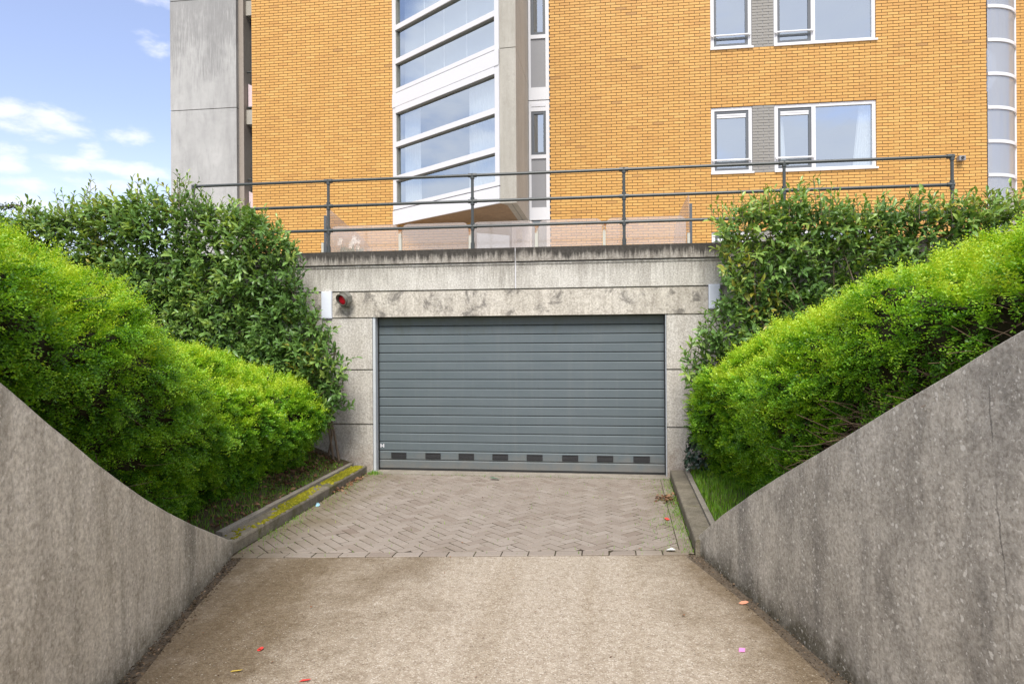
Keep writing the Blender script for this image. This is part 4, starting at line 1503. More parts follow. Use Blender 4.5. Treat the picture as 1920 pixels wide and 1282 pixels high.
def hedge(label, secs, sign, dens, root, seed, bare=None, tone0=0.0):
    """secs: (y, xbase, zbase, zshoulder, zback) from far to near; sign = outward x direction away from the drive"""
    r = np.random.default_rng(seed)
    t = thing('hedge', label, 'hedge', root)
    prof = lambda x, zb, zs_, zt: np.array([(x + sign * 0.30, zb - 0.05), (x + sign * 0.18, zb + 0.08), (x + sign * 0.05, zb + (zs_ - zb) * 0.26), (x - sign * 0.20, zb + (zs_ - zb) * 0.58),
                                            (x - sign * 0.10, zb + (zs_ - zb) * 0.9), (x + sign * 0.18, zs_ + (zt - zs_) * 0.28), (x + sign * 0.55, zs_ + (zt - zs_) * 0.68), (x + sign * 1.05, zt), (x + sign * 1.4, zt - 0.2), (x + sign * 1.5, zb + 0.2)])
    ys_ = [s[0] for s in secs]
    rows_ = []
    # far end cap: shrink toward the section centre
    y0 = ys_[0]
    P = prof(*secs[0][1:])
    cen = P.mean(0)
    for dy, k in ((0.34, 0.05), (0.33, 0.45), (0.27, 0.72), (0.16, 0.9)):
        rows_.append(np.column_stack([cen[0] + (P[:, 0] - cen[0]) * k, np.full(len(P), y0 + dy), cen[1] + (P[:, 1] - cen[1]) * (0.25 + 0.75 * k)]))
    dense = np.linspace(ys_[0], ys_[-1], 40)
    tab = np.array(secs)[::-1]
    for y in dense:
        row = [np.interp(y, tab[:, 0], tab[:, q]) for q in range(1, 5)]
        p2 = prof(*row)
        rows_.append(np.column_stack([p2[:, 0], np.full(len(p2), y), p2[:, 1]]))
    G = np.array(rows_)
    # refine across
    def catm(G, axis, k):
        idx = np.linspace(0, G.shape[axis] - 1, k)
        i = np.clip(idx.astype(int), 0, G.shape[axis] - 2)
        f = (idx - i)
        sh = [1, 1, 1]
        sh[axis] = -1
        f = f.reshape(sh)
        g = lambda j: np.take(G, np.clip(j, 0, G.shape[axis] - 1), axis=axis)
        p0, p1, p2, p3 = g(i - 1), g(i), g(i + 1), g(i + 2)
        return 0.5 * (2 * p1 + (p2 - p0) * f + (2 * p0 - 5 * p1 + 4 * p2 - p3) * f ** 2 + (3 * p1 - p0 - 3 * p2 + p3) * f ** 3)
    G = catm(G, 1, 46)
    G = np.concatenate([G[:4], catm(G[4:], 0, 110)])
    def normals(G):
        du = np.gradient(G, axis=0)
        dv = np.gradient(G, axis=1)
        N = nrm(np.cross(du, dv))
        ctr = G.mean(axis=1, keepdims=True)
        s_ = np.sign(((G - ctr) * N).sum(-1).mean())
        return N * s_
    N = normals(G)
    def lumps(Q):
        A_ = Q * np.array([1.0, 0.75, 2.4])
        return 0.08 * vnoise(A_, 2.3, seed) + 0.095 * vnoise(A_, 4.7, seed + 3) + 0.05 * vnoise(A_, 9.5, seed + 5)
    G = G + N * lumps(G)[..., None]
    N = normals(G)
    # solid dark hull against see-through, inner shade put into its colour
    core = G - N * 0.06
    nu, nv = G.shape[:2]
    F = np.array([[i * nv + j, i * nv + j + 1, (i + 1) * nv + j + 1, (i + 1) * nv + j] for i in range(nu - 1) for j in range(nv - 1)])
    bulk('dark_core', core.reshape(-1, 3), [F], M['core'], t)
    # sprigs
    a = G[:-1, :-1]
    ea, eb = G[1:, :-1] - a, G[:-1, 1:] - a
    area = np.linalg.norm(np.cross(ea, eb), axis=-1)
    vcol = np.arange(nv - 1)[None, :] / (nv - 1)
    yy = a[..., 1]
    wgt = area * np.where(vcol < 0.86, 1.0, 0.15) * np.clip(1.5 - 0.07 * yy, 0.7, 1.4) * np.where(yy < 1.9, 0.3, 1)
    total = int(dens * wgt.sum())
    pick = r.choice(area.size, total, p=(wgt / wgt.sum()).ravel())
    pi, pj = np.unravel_index(pick, area.shape)
    u, v = r.random((total, 1)), r.random((total, 1))
    p = a[pi, pj] + ea[pi, pj] * u + eb[pi, pj] * v
    nn = nrm(N[pi, pj] + r.normal(0, 0.15, (total, 3)))
    lump = 0.6 * vnoise(p * np.array([1, .7, 2.6]), 5.0, seed + 9) + 0.5 * vnoise(p * np.array([1, .7, 2.6]), 11, seed + 11)
    keep = r.random(total) < np.clip(0.88 + 0.8 * lump, 0.12, 1.0)
    if bare is not None:
        keep &= r.random(total) > bare(p)
    sel = np.flatnonzero(keep)
    sel = sel[r.random(len(sel)) < 0.285]                       # tufts: each a fan of several sprays from one point
    p, nn, lump = p[sel], nn[sel], lump[sel]
    upv = np.array([0, 0, 1.0])
    rep_ = 5
    d0 = nrm(nn * 1.0 + upv * 0.2 + r.normal(0, 0.26, p.shape))
    tuft = r.normal(0, 0.11, len(p))
    p = np.repeat(p + nn * r.normal(0.005, 0.022, (len(p), 1)), rep_, 0)
    nn, lump, tuft, d0 = np.repeat(nn, rep_, 0), np.repeat(lump, rep_), np.repeat(tuft, rep_), np.repeat(d0, rep_, 0)
    n = len(p)
    p = p + r.normal(0, 0.012, (n, 3))
    d = nrm(d0 + r.normal(0, 0.46, (n, 3)) * np.array([1, 1, .55]))
    pn = nrm(np.cross(d, np.cross(upv + r.normal(0, 0.22, (n, 3)), d)) + 1e-6)    # spray plane roughly level
    side = np.cross(d, pn)
    ln = r.uniform(0.07, 0.13, n) * (1 + 0.45 * np.clip(lump, -.6, 1))
    K = 7
    near = np.clip(p[:, 1] / 6.0, 0.72, 1.15)
    Vs, Fs, Ts, o = [], [], [], 0
    st0 = p - d * (0.055)[...] if False else p - d * 0.055
    leaf_tone = np.clip(0.37 + 0.28 * lump + 0.36 * np.clip(nn[:, 2], -.3, 1) + r.normal(0, 0.07, n) + tuft + tone0, 0, 1)   # up-facing tufts paler: top light put into the tone, plus yellow new growth
    for k in range(K):
        s_ = (k + 0.6) / K
        cen = st0 + d * (ln * 1.35 * s_)[:, None] - upv * (0.018 * s_ * s_)
        for sg_ in (-1, 1):
            ax_ = nrm(d * 0.45 + side * sg_ * 0.85 + pn * 0.2 + r.normal(0, 0.35, (n, 3)))
            no_ = nrm(pn + nn * 0.2 + r.normal(0, 0.30, (n, 3)))
            l_ = 0.0245 * near * r.uniform(0.7, 1.3, n) * (1.1 - 0.3 * s_)
            tn = np.clip(leaf_tone + (s_ - 0.55) * 0.28 + r.normal(0, 0.06, n), 0, 1)
            V, F_, T = leaf_quads(cen, ax_, no_, l_, l_ * 0.60, tn)
            Vs.append(V); Fs.append(F_ + o); Ts.append(T); o += len(V)
    # terminal leaf
    V, F_, T = leaf_quads(st0 + d * (ln * 1.35)[:, None], d, pn, 0.016 * near, 0.010 * near, np.clip(leaf_tone + 0.22, 0, 1))
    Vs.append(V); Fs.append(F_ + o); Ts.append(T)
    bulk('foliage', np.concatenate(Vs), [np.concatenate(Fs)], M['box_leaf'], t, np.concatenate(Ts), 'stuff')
    return t


HL = [(9.25, -4.12, 0.26, 1.2, 1.54), (8.3, -4.1, 0.24, 1.36, 1.7), (7.6, -4.068, 0.24, 1.4, 1.8), (6.6, -4.013, 0.278, 1.54, 1.94), (5.84, -3.834, 0.353, 1.62, 2.02), (5.5, -3.684, 0.428, 1.69, 2.09), (5.2, -3.568, 0.518, 1.8, 2.2), (4.9, -3.46, 0.62, 1.97, 2.37), (4.5, -3.34, 0.773, 2.18, 2.58), (4.0, -3.197, 0.981, 2.28, 2.68), (3.5, -3.06, 1.2, 2.32, 2.72), (2.5, -2.8, 1.8, 2.4, 2.8), (1.0, -2.4, 2.0, 2.5, 2.9)]
HR = [(9.15, 1.32, 0.2, 1.52, 1.98), (8.2, 1.50, 0.22, 1.66, 2.20), (7.2, 1.60, 0.3, 1.74, 2.27), (6.4, 1.54, 0.42, 1.82, 2.33), (5.4, 1.46, 0.7, 1.95, 2.46), (4.6, 1.62, 1.1, 2.08, 2.56),
      (4.0, 1.74, 1.4, 2.2, 2.66), (3.2, 1.92, 1.78, 2.35, 2.8), (2.5, 2.1, 2.0, 2.5, 2.95), (1.2, 2.4, 2.2, 2.7, 3.2)]
hl = hedge('bright green clipped hedge on the bank, left of the driveway', HL, -1, 1000, (-4.5, 6.5, 0.3), 11)


def bare_r(p):
    h = p[:, 2] - np.interp(p[:, 1], [a for a, b in WR_TOP], [b for a, b in WR_TOP])
    return np.where(p[:, 1] < 5.6, np.clip(0.95 - h / 0.22 + 0.6 * vnoise(p, 3, 4), 0, 0.9), 0.0)


hr = hedge('bright green clipped hedge with bare twigs at its foot, right of the driveway', HR, 1, 1050, (1.9, 6.5, 0.3), 23, bare_r, 0.02)


def twigs(parent, n, gen, mat, name='twig', seed=3):
    r = random.Random(seed)
    m = MB()
    for _ in range(n):
        p, d, ln, rad = gen(r)
        pts = [Vector(p)]
        for k in range(4):
            d = (d + Vector((r.gauss(0, .22), r.gauss(0, .22), r.gauss(0, .18)))).normalized()
            pts.append(pts[-1] + d * ln / 4)
        m.tube(pts, [rad * (1 - 0.17 * k) for k in range(5)], 4, caps=False)
    return m.build(name, mat, parent, kind='stuff')


def gen_r(r):
    y = r.choice([r.uniform(2.7, 5.6), r.gauss(3.5, .25), r.gauss(4.5, .25)])
    y = min(max(y, 2.6), 5.8)
    z = interp(WR_TOP, y) + r.uniform(0.01, 0.24)
    return (wr_x(y) + 0.38 + r.uniform(-.06, .12), y, z), Vector((-0.55, r.choice((-1, 1)) * r.uniform(.2, 1), r.uniform(-.15, .3))).normalized(), r.uniform(0.15, 0.42), r.uniform(0.0025, 0.006)


twigs(hr, 420, gen_r, M['twig'], 'bare_twigs')
def gen_l(r):
    y = r.uniform(2.8, 8.8)
    tab = np.array(HL)[::-1]
    xb = float(np.interp(y, tab[:, 0], tab[:, 1]))
    zb = float(np.interp(y, tab[:, 0], tab[:, 2]))
    zs_ = float(np.interp(y, tab[:, 0], tab[:, 3]))
    return (xb + 0.02, y, r.uniform(zb, max(zs_, zb + .1))), Vector((0.7, r.choice((-1, 1)) * r.uniform(.3, 1), r.uniform(-.2, .3))).normalized(), r.uniform(0.15, 0.3), r.uniform(0.0015, 0.003)
twigs(hl, 70, gen_l, M['twig'], 'bare_twigs', 5)

# ---- laurels
LEAFV = np.array([(0, 0, 0), (0.30, 0.42, 0.09), (0.30, 0, 0.0), (0.30, -0.42, 0.09), (0.68, 0.44, 0.06), (0.68, 0, -0.04), (0.68, -0.44, 0.06), (1.0, 0, -0.17)])
LEAFT = [np.array([(0, 2, 1), (0, 3, 2), (4, 5, 7), (5, 6, 7)]), np.array([(1, 2, 5, 4), (2, 3, 6, 5)])]


def leaf_bulk(base, axis, nor, ln, wd, tone):
    side = nrm(np.cross(nor, axis))
    nor = np.cross(axis, side)
    n = len(base)
    V = base[:, None, :] + axis[:, None, :] * (LEAFV[None, :, 0:1] * ln[:, None, None]) + side[:, None, :] * (LEAFV[None, :, 1:2] * wd[:, None, None]) + nor[:, None, :] * (LEAFV[None, :, 2:3] * ln[:, None, None] * 0.9)
    offs = (np.arange(n) * 8)[:, None, None]
    F = [(f[None] + offs).reshape(-1, f.shape[1]) for f in LEAFT]
    return V.reshape(-1, 3), F, np.repeat(tone, 8)


def inpoly(P, poly):
    x, z = P[:, 0], P[:, 1]
    ins = np.zeros(len(P), bool)
    j = len(poly) - 1
    for i in range(len(poly)):
        xi, zi = poly[i]
        xj, zj = poly[j]
        c = ((zi > z) != (zj > z)) & (x < (xj - xi) * (z - zi) / (zj - zi + 1e-12) + xi)
        ins ^= c
        j = i
    return ins


def laurel(label, poly, nshoot, ytab, seed, tops, tone_b, leafw=0.33, gaps=0.3):
    r = np.random.default_rng(seed)
    poly = [tuple(q) for q in poly]
    xs = [p[0] for p in poly]
    zs_ = [p[1] for p in poly]
    t = thing('laurel_hedge', label, 'shrub', ((min(xs) + max(xs)) / 2, 9.7, 0.3))
    P = np.column_stack([r.uniform(min(xs), max(xs), nshoot * 3), r.uniform(min(zs_), max(zs_), nshoot * 3)])
    P = P[inpoly(P, poly)][:nshoot]
    n = len(P)
    depth = r.random(n) ** 1.8 * 0.42
    Q = np.column_stack([P[:, 0], np.zeros(n), P[:, 1]])
    lum = vnoise(Q, 1.7, seed) * 0.16 + vnoise(Q, 3.9, seed + 1) * 0.10
    front = np.interp(P[:, 1], [a for a, b in ytab], [b for a, b in ytab])
    yb = front + depth - lum
    keep = (vnoise(Q, 3.1, seed + 7) > -0.62 + gaps * 0.0) | (depth > 0.15)
    base = np.column_stack([P[:, 0], yb, P[:, 1]])[keep]
    n = len(base)
    d = nrm(np.column_stack([r.normal(0, 0.5, n), r.normal(-0.55, 0.35, n), r.normal(0.55, 0.42, n)]))
    ln = r.uniform(0.14, 0.30, n)
    # upright shoots along the top
    tx = r.uniform(tops[0][0], tops[-1][0], int((tops[-1][0] - tops[0][0]) * 22))
    tz = np.interp(tx, [a for a, b in tops], [b for a, b in tops])
    hgt = 0.55 + 0.6 * vnoise(np.column_stack([tx, tx * 0, tx * 0]), 2.6, seed + 2) + r.normal(0, 0.2, len(tx))
    tb = np.column_stack([tx, r.uniform(9.15, 9.75, len(tx)), tz - 0.16 + 0.06 * hgt])
    td = nrm(np.column_stack([r.normal(0, 0.28, len(tx)), r.normal(-0.05, 0.2, len(tx)), np.ones(len(tx))]))
    tl = np.clip(0.18 + 0.26 * np.clip(hgt, 0, 1.4), 0.12, 0.52)
    base = np.concatenate([base, tb]); d = np.concatenate([d, td]); ln = np.concatenate([ln, tl])
    istop = np.concatenate([np.zeros(n, bool), np.ones(len(tx), bool)])
    n = len(base)
    B_, A_, N_, L_, W_, T_ = [], [], [], [], [], []
    ph = r.random(n) * 6.28
    ref = nrm(np.cross(d, np.array([0.3, 0.2, 1.0])))
    ref2 = np.cross(d, ref)
    upv = np.array([0, 0, 1.0])
    shade_t = np.clip(r.normal(tone_b, 0.12, n) + 0.18 * vnoise(base, 1.3, seed + 4), 0, 0.88)
    sick = (vnoise(base, 1.9, seed + 21) > 0.52) & (r.random(n) < 0.30)
    for k in range(9):
        s_ = k / 8
        ang = ph + k * 2.4
        rad = np.cos(ang)[:, None] * ref + np.sin(ang)[:, None] * ref2
        b = base + d * (ln * s_)[:, None]
        spread = 1.0 - 0.55 * s_
        ax_ = nrm(d * (0.45 + 0.5 * s_) + rad * spread + np.array([0, -0.18, -0.05]) + r.normal(0, 0.16, (n, 3)))
        no_ = nrm(d * 0.7 + upv * 0.75 + np.array([0, -0.25, 0]) - rad * 0.1 + r.normal(0, 0.28, (n, 3)))
        l_ = r.uniform(0.09, 0.175, n) * np.where(istop, 0.82, 1.0) * (1 - 0.25 * s_)
        tn = np.clip(shade_t + 0.10 * s_ + np.where(istop, 0.16, 0) + r.normal(0, 0.07, n), 0, 0.88)
        tn = np.where(sick & (r.random(n) < 0.6), r.uniform(0.88, 1.0, n), tn)
        B_.append(b); A_.append(ax_); N_.append(no_); L_.append(l_); W_.append(l_ * r.uniform(leafw - 0.04, leafw + 0.05, n) * 1.15); T_.append(tn)
    B_, A_, N_, L_, W_, T_ = map(np.concatenate, (B_, A_, N_, L_, W_, T_))
    # the leaves that show largest: long, near, in front and facing the drive
    facing = np.abs(nrm(np.cross(A_, np.cross(N_, A_)))[:, 1])
    scv = L_ * W_ * (0.35 + facing) / np.maximum(B_[:, 1] - 8.2, 0.3)
    scv[(B_[:, 0] < -8.6) | (B_[:, 0] > 4.9) | (B_[:, 2] < 1.5 + 0.16 * np.abs(B_[:, 0]))] = 0
    top300 = np.argsort(-scv)[:300]
    mask = np.ones(len(B_), bool)
    mask[top300] = False
    V, F, T = leaf_bulk(B_[mask], A_[mask], N_[mask], L_[mask], W_[mask], T_[mask])
    bulk('foliage', V, F, M['laurel_leaf'], t, T, 'stuff')
    tl_ = []
    for q in range(6):
        me = bpy.data.meshes.new('leaf')
        me.from_pydata([tuple(v_) for v_ in LEAFV * np.array([1, 1, 0.9])], [], [tuple(f) for f in LEAFT[0]] + [tuple(f) for f in LEAFT[1]])
        at = me.attributes.new('tone', 'FLOAT', 'POINT')
        at.data.foreach_set('value', [[0.2, 0.35, 0.5, 0.62, 0.75, 0.9][q]] * 8)
        me.materials.append(M['laurel_leaf'])
        tl_.append(me)
    off = Vector(t.location)
    for q in top300:
        ax_, no_ = Vector(A_[q]), Vector(N_[q])
        sd_ = no_.cross(ax_).normalized()
        no_ = ax_.cross(sd_)
        kk = int(np.argmin(np.abs(np.array([0.2, 0.35, 0.5, 0.62, 0.75, 0.9]) - T_[q])))
        o = bpy.data.objects.new('leaf', tl_[kk])
        C.objects.link(o)
        o.parent = t
        l, w2 = float(L_[q]), float(W_[q])
        b = Vector(B_[q]) - off
        o.matrix_local = Matrix(((ax_.x * l, sd_.x * w2, no_.x * l, b.x), (ax_.y * l, sd_.y * w2, no_.y * l, b.y), (ax_.z * l, sd_.z * w2, no_.z * l, b.z), (0, 0, 0, 1)))
    # stems
    m = MB()
    rr = random.Random(seed)
    for i in range(0, n, 1):
        if istop[i] or rr.random() < 0.30:
            m.tube([base[i] - d[i] * 0.06, base[i] + d[i] * ln[i]], [0.005, 0.003], 4, caps=False)
    k = 0
    while k < 46:
        x0 = rr.uniform(min(xs) + .1, max(xs) - .1)
        if not inpoly(np.array([(x0, 1.6)]), poly)[0]:
            k += 1
            continue
        pts = [Vector((x0, 9.78, 0.2))]
        dd = Vector((rr.gauss(0, .2), -0.05, 1)).normalized()
        for _ in range(7):
            dd = (dd + Vector((rr.gauss(0, .22), rr.gauss(0, .10), .12))).normalized()
            q = pts[-1] + dd * 0.42
            q.y = min(max(q.y, 9.3), 9.9)
            if not inpoly(np.array([(q.x, q.z)]), poly)[0] and q.z > 0.8:
                break
            pts.append(q)
        if len(pts) > 2:
            m.tube(pts, [0.018 * (1 - 0.1 * i) for i in range(len(pts))], 6, caps=False)
        k += 1
    m.build('branches', M['stem'], t, kind='stuff')
    return t


PLL = [(-10.6, 0.4), (-10.6, 3.8), (-9.2, 3.80), (-8.3, 3.82), (-7.8, 3.96), (-6.7, 4.10), (-6.1, 4.06), (-5.6, 3.80), (-4.9, 3.72), (-4.5, 3.5), (-4.42, 3.2), (-4.36, 2.7), (-4.12, 2.35), (-3.95, 2.0), (-3.75, 1.55), (-3.72, 1.0), (-3.98, 0.86), (-4.3, 0.75), (-4.6, 0.4)]
laurel('large dark green laurel hedge climbing the concrete wall, left of the garage door', PLL, 5600, [(0.3, 9.5), (1.2, 9.35), (2.6, 9.25), (3.6, 9.2), (4.2, 9.4)], 5,
       [(-10.4, 3.8), (-9.2, 3.84), (-8.3, 3.86), (-7.8, 4.0), (-6.6, 4.14), (-6.1, 4.10), (-5.5, 3.80), (-4.75, 3.72)], 0.40)
PLR = [(7.4, 0.5), (7.4, 3.62), (5.2, 3.58), (4.1, 3.62), (3.2, 3.58), (2.5, 3.7), (1.85, 3.68), (1.52, 3.52), (1.52, 2.9), (1.52, 2.6), (1.3, 2.1), (1.06, 1.75), (1.12, 1.2), (1.2, 0.5)]
laurel('olive green laurel hedge on the wall above the right hedge, right of the garage door', PLR, 3800, [(0.3, 9.5), (1.2, 9.35), (2.6, 9.3), (3.6, 9.3), (4.2, 9.4)], 8,
       [(1.5, 3.52), (1.95, 3.68), (2.5, 3.74), (3.2, 3.60), (4.1, 3.64), (5.2, 3.60), (7.2, 3.6)], 0.46)

# ---- ivy at the foot of the right pillar
iv = thing('ivy_plant', 'dark bluish ivy bush at the foot of the right pillar behind the grass', 'plant', (1.3, 9.6, 0.2))
n = 420
th = rng.uniform(0, 6.28, n)
ph = np.arccos(rng.uniform(-0.2, 1, n))
dirs = np.column_stack([np.sin(ph) * np.cos(th), np.sin(ph) * np.sin(th), np.cos(ph)])
base = np.array([1.30, 9.62, 0.32]) + dirs * np.array([0.24, 0.22, 0.5]) * rng.uniform(0.75, 1, (n, 1))
V, F, T = leaf_bulk(base, nrm(dirs * 0.5 + np.array([0, -.2, -.6]) + rng.normal(0, .4, (n, 3))), nrm(dirs + rng.normal(0, .3, (n, 3))), rng.uniform(.05, .08, n), rng.uniform(.035, .06, n), rng.random(n))
bulk('foliage', V, F, M['ivy'], iv, T, 'stuff')
m = MB()
m.tube([(1.3, 9.7, 0.1), (1.3, 9.66, 0.35), (1.36, 9.64, 0.65)], [0.015, 0.012, 0.006], 6)
m.build('stem', M['stem'], iv)

# ---- grass, litter, moss, weeds
def blades(name, P, hgt, seed, mat, wid=0.006, parent=None):
    r = np.random.default_rng(seed)
    n = len(P)
    a = r.random(n) * 6.28
    lean = r.uniform(0.1, 0.7, n)
    h = hgt * r.uniform(0.5, 1.2, n)
    dx = np.column_stack([np.cos(a), np.sin(a), np.zeros(n)])
    sd_ = np.column_stack([-np.sin(a), np.cos(a), np.zeros(n)])
    V = np.empty((n, 5, 3))
    V[:, 0] = P - sd_ * wid / 2
    V[:, 1] = P + sd_ * wid / 2
    mid = P + dx * (lean * h * 0.35)[:, None] + np.array([0, 0, 1]) * (h * 0.6)[:, None]
    V[:, 2] = mid + sd_ * wid * 0.4
    V[:, 3] = mid - sd_ * wid * 0.4
    V[:, 4] = P + dx * (lean * h)[:, None] + np.array([0, 0, 1]) * (h * 0.95)[:, None]
    o = (np.arange(n) * 5)[:, None]
    T = np.repeat(np.clip(r.normal(0.55, 0.2, n), 0, 1), 5)
    return bulk(name, V.reshape(-1, 3), [np.array([[0, 1, 2, 3]]) + o, np.array([[3, 2, 4]]) + o], mat, parent, T, 'stuff')


def scatter(n, x0, x1, y0, y1, fn, seed, cond=None):
    r = np.random.default_rng(seed)
    P = []
    while len(P) < n:
        x, y = r.uniform(x0, x1), r.uniform(y0, y1)
        if cond is None or cond(x, y, r):
            P.append((x, y, fn(x, y)))
    return np.array(P)


GP = scatter(9000, 1.02, 2.0, 5.9, 9.7, lambda x, y: bank_r(x, y) - 0.005, 1, lambda x, y, r: x > (kr_x(y) + 0.25 if y > 6.45 else wr_x(y) + 0.22))
blades('grass', GP, 0.085, 2, M['grass'])
GP = scatter(3200, -4.3, -3.72, 6.0, 9.7, lambda x, y: bank_l(x, y) - 0.005, 3,
             lambda x, y, r: x < kl_x(y) - 0.28 and vnoise(np.array([[x, y, 0]]), 2.6, 5)[0] + r.normal(0, .25) > 0.05)
blades('grass', GP, 0.055, 4, M['grass'])
# weeds in the paving joints and along the kerb foot
def weedc(x, y, r):
    if x < kl_x(y) + .02 or x > kr_x(y) - .005 or y < edge_y(x):
        return False
    dl, dr = x - kl_x(y), kr_x(y) - x
    k = math.exp(-dr / 0.10) * 0.9 + math.exp(-dl / 0.12) * 0.30 + math.exp(-(9.87 - y) / 0.05) * 0.12 + math.exp(-(y - edge_y(x)) / 0.02) * 0.05 + 0.005
    k *= 0.5 + 1.6 * max(0, vnoise(np.array([[x, y, 0]]), 3.1, 8)[0])
    return r.random() < k
GP = scatter(2600, -3.6, 0.95, 5.95, 9.9, lambda x, y: -0.01, 6, weedc)
blades('weeds', GP, 0.045, 7, M['grass'], 0.005)
GP = np.column_stack([rng.normal(-3.42, .05, 160), rng.normal(9.86, .05, 160), np.full(160, -0.01)])
blades('weeds', GP, 0.07, 9, M['grass'], 0.006)

# moss cushions on the left kerb
mr = np.random.default_rng(12)
Vm, Fm, Tm, o = [], [], [], 0
cnt = 0
while cnt < 1500:
    y = mr.uniform(6.05, 9.85)
    u = mr.uniform(0.02, 0.20)
    if vnoise(np.array([[u * 4, y * 1.0, 0]]), 1.9, 3)[0] + (0.55 if 7.0 < y < 8.9 else 0.1) - abs(u - 0.12) * 2.0 + mr.normal(0, .2) < 0.12:
        continue
    x = kl_x(y) - u
    rr = mr.uniform(0.008, 0.022)
    c = np.array([x, y, 0.115])
    ring = [c + rr * np.array([math.cos(a) * mr.uniform(.8, 1.2), math.sin(a) * mr.uniform(.8, 1.2), 0.0]) for a in np.arange(6) * math.pi / 3]
    ring2 = [c + rr * 0.6 * np.array([math.cos(a), math.sin(a), 0]) + np.array([0, 0, rr * 0.55]) for a in np.arange(6) * math.pi / 3 + .3]
    Vm += ring + ring2 + [c + np.array([0, 0, rr * 0.75])]
    for q in range(6):
        Fm += [[o + q, o + (q + 1) % 6, o + 6 + (q + 1) % 6], [o + q, o + 6 + (q + 1) % 6, o + 6 + q], [o + 6 + q, o + 6 + (q + 1) % 6, o + 12]]
    Tm += [min(1, max(0, mr.normal(0.5 + 0.2 * math.sin(y * 4), .2)))] * 13
    o += 13
    cnt += 1
bulk('moss', np.array(Vm), [np.array(Fm)], M['moss'], kerb_l, Tm, 'stuff')


def dry_leaves(name, P, seed, size=(0.03, 0.07), mat='dry'):
    r = np.random.default_rng(seed)
    n = len(P)
    a = r.random(n) * 6.28
    ax_ = nrm(np.column_stack([np.cos(a), np.sin(a), r.normal(0, .3, n)]))
    no_ = nrm(np.column_stack([r.normal(0, .4, n), r.normal(0, .4, n), np.ones(n)]))
    ln = r.uniform(*size, n)
    V, F, T = leaf_bulk(P + np.array([0, 0, 0.012]), ax_, no_, ln, ln * r.uniform(.4, .7, n), np.clip(r.normal(.5, .25, n), 0, 1))
    return bulk(name, V, F, M[mat], None, T, 'stuff')


lp = np.column_stack([rng.normal(0.735, .06, 90), rng.normal(8.6, .10, 90), np.abs(rng.normal(0.01, .018, 90))])
dry_leaves('leaf_pile', lp, 3)
lp = np.column_stack([rng.normal(-3.44, .05, 110), rng.uniform(8.5, 9.7, 110), np.abs(rng.normal(0.008, .012, 110))])
lp[:, 0] += 0.03 - 0.03 * (lp[:, 1] - 6)
dry_leaves('leaf_litter', lp, 4, (0.03, 0.065))
LP = scatter(900, -4.4, -3.74, 6.3, 9.8, lambda x, y: bank_l(x, y) + 0.005, 13, lambda x, y, r: x < kl_x(y) - 0.30 and r.random() < 0.25 + 0.75 * (y > 8.0) * (x < -3.95))
dry_leaves('leaf_litter', LP, 14, (0.035, 0.075))
# grit and rotted leaves in the gaps beside the slab
def gapl(side):
    P = []
    r = np.random.default_rng(31 + side)
    for _ in range(1300):
        y = r.uniform(2.6, 6.0 if side < 0 else 6.55)
        x = (wl_x(y) + r.uniform(0.0, 0.12)) if side < 0 else (wr_x(y) - r.uniform(0.0, 0.13))
        P.append((x, y, -0.02 + r.uniform(0, .012)))
    return np.array(P)
dry_leaves('debris', gapl(-1), 41, (0.008, 0.028), 'debris')
dry_leaves('debris', gapl(1), 42, (0.006, 0.022), 'debris')
LP = scatter(60, -3.3, 1.2, 3.4, 9.8, lambda x, y: 0.0, 51, lambda x, y, r: wl_x(y) + .1 < x < wr_x(y) - .1 and kl_x(y) + .05 < x < kr_x(y) - .05)
dry_leaves('leaf_crumbs', LP, 52, (0.010, 0.028))

# scraps of paper and single leaves on the ground
def scrap(name, label, cat, x, y, poly, mat, z=0.004, curl=0.01, group=None, thick=0.0015):
    m = MB()
    n_ = len(poly)
    top = [(x + a, y + b, z + curl * (0.5 + 0.5 * math.sin(a * 60 + b * 45))) for a, b in poly]
    m.add(top + [(p[0], p[1], p[2] - thick) for p in top], [tuple(range(n_)), tuple(range(2 * n_ - 1, n_ - 1, -1))] + [(k, (k + 1) % n_, (k + 1) % n_ + n_, k + n_) for k in range(n_)])
    return tag(m.build(name, M[mat]), label, cat, group)


scrap('paper_scrap', 'small round red paper scrap on the concrete near the left wall', 'paper scrap', -2.192, 4.126, [(0.02 * math.cos(a), 0.022 * math.sin(a)) for a in np.arange(8) * math.pi / 4], 'paper_red', group='paper scraps on the driveway')
scrap('paper_scrap', 'yellow paper strip lying on the concrete near the left wall', 'paper scrap', -2.19, 3.833, [(-.032, -.010), (.030, -.004), (.034, .016), (-.030, .008)], 'paper_yellow', group='paper scraps on the driveway')
scrap('paper_scrap', 'red paper strip at the bottom edge of the concrete', 'paper scrap', -1.732, 3.775, [(-.03, -.014), (.026, -.006), (.032, .012), (-.02, .012)], 'paper_red', group='paper scraps on the driveway')
scrap('paper_scrap', 'pink paper square on the concrete near the right wall', 'paper scrap', 0.836, 4.477, [(-.022, -.018), (.014, -.024), (.024, .018), (-.012, .024)], 'paper_pink', group='paper scraps on the driveway')
scrap('fallen_leaf', 'single orange leaf against the foot of the right wall', 'leaf', 1.0, 5.277, [(-.035, 0), (-.01, .02), (.02, .018), (.038, 0), (.015, -.02), (-.015, -.016)], 'paper_orange', 0.006, 0.015)
scrap('paper_scrap', 'red paper scrap among weeds at the right kerb', 'paper scrap', 0.647, 7.645, [(-.025, .035), (.01, .04), (.03, -.035), (-.005, -.045)], 'paper_red', 0.014, group='paper scraps on the paving')
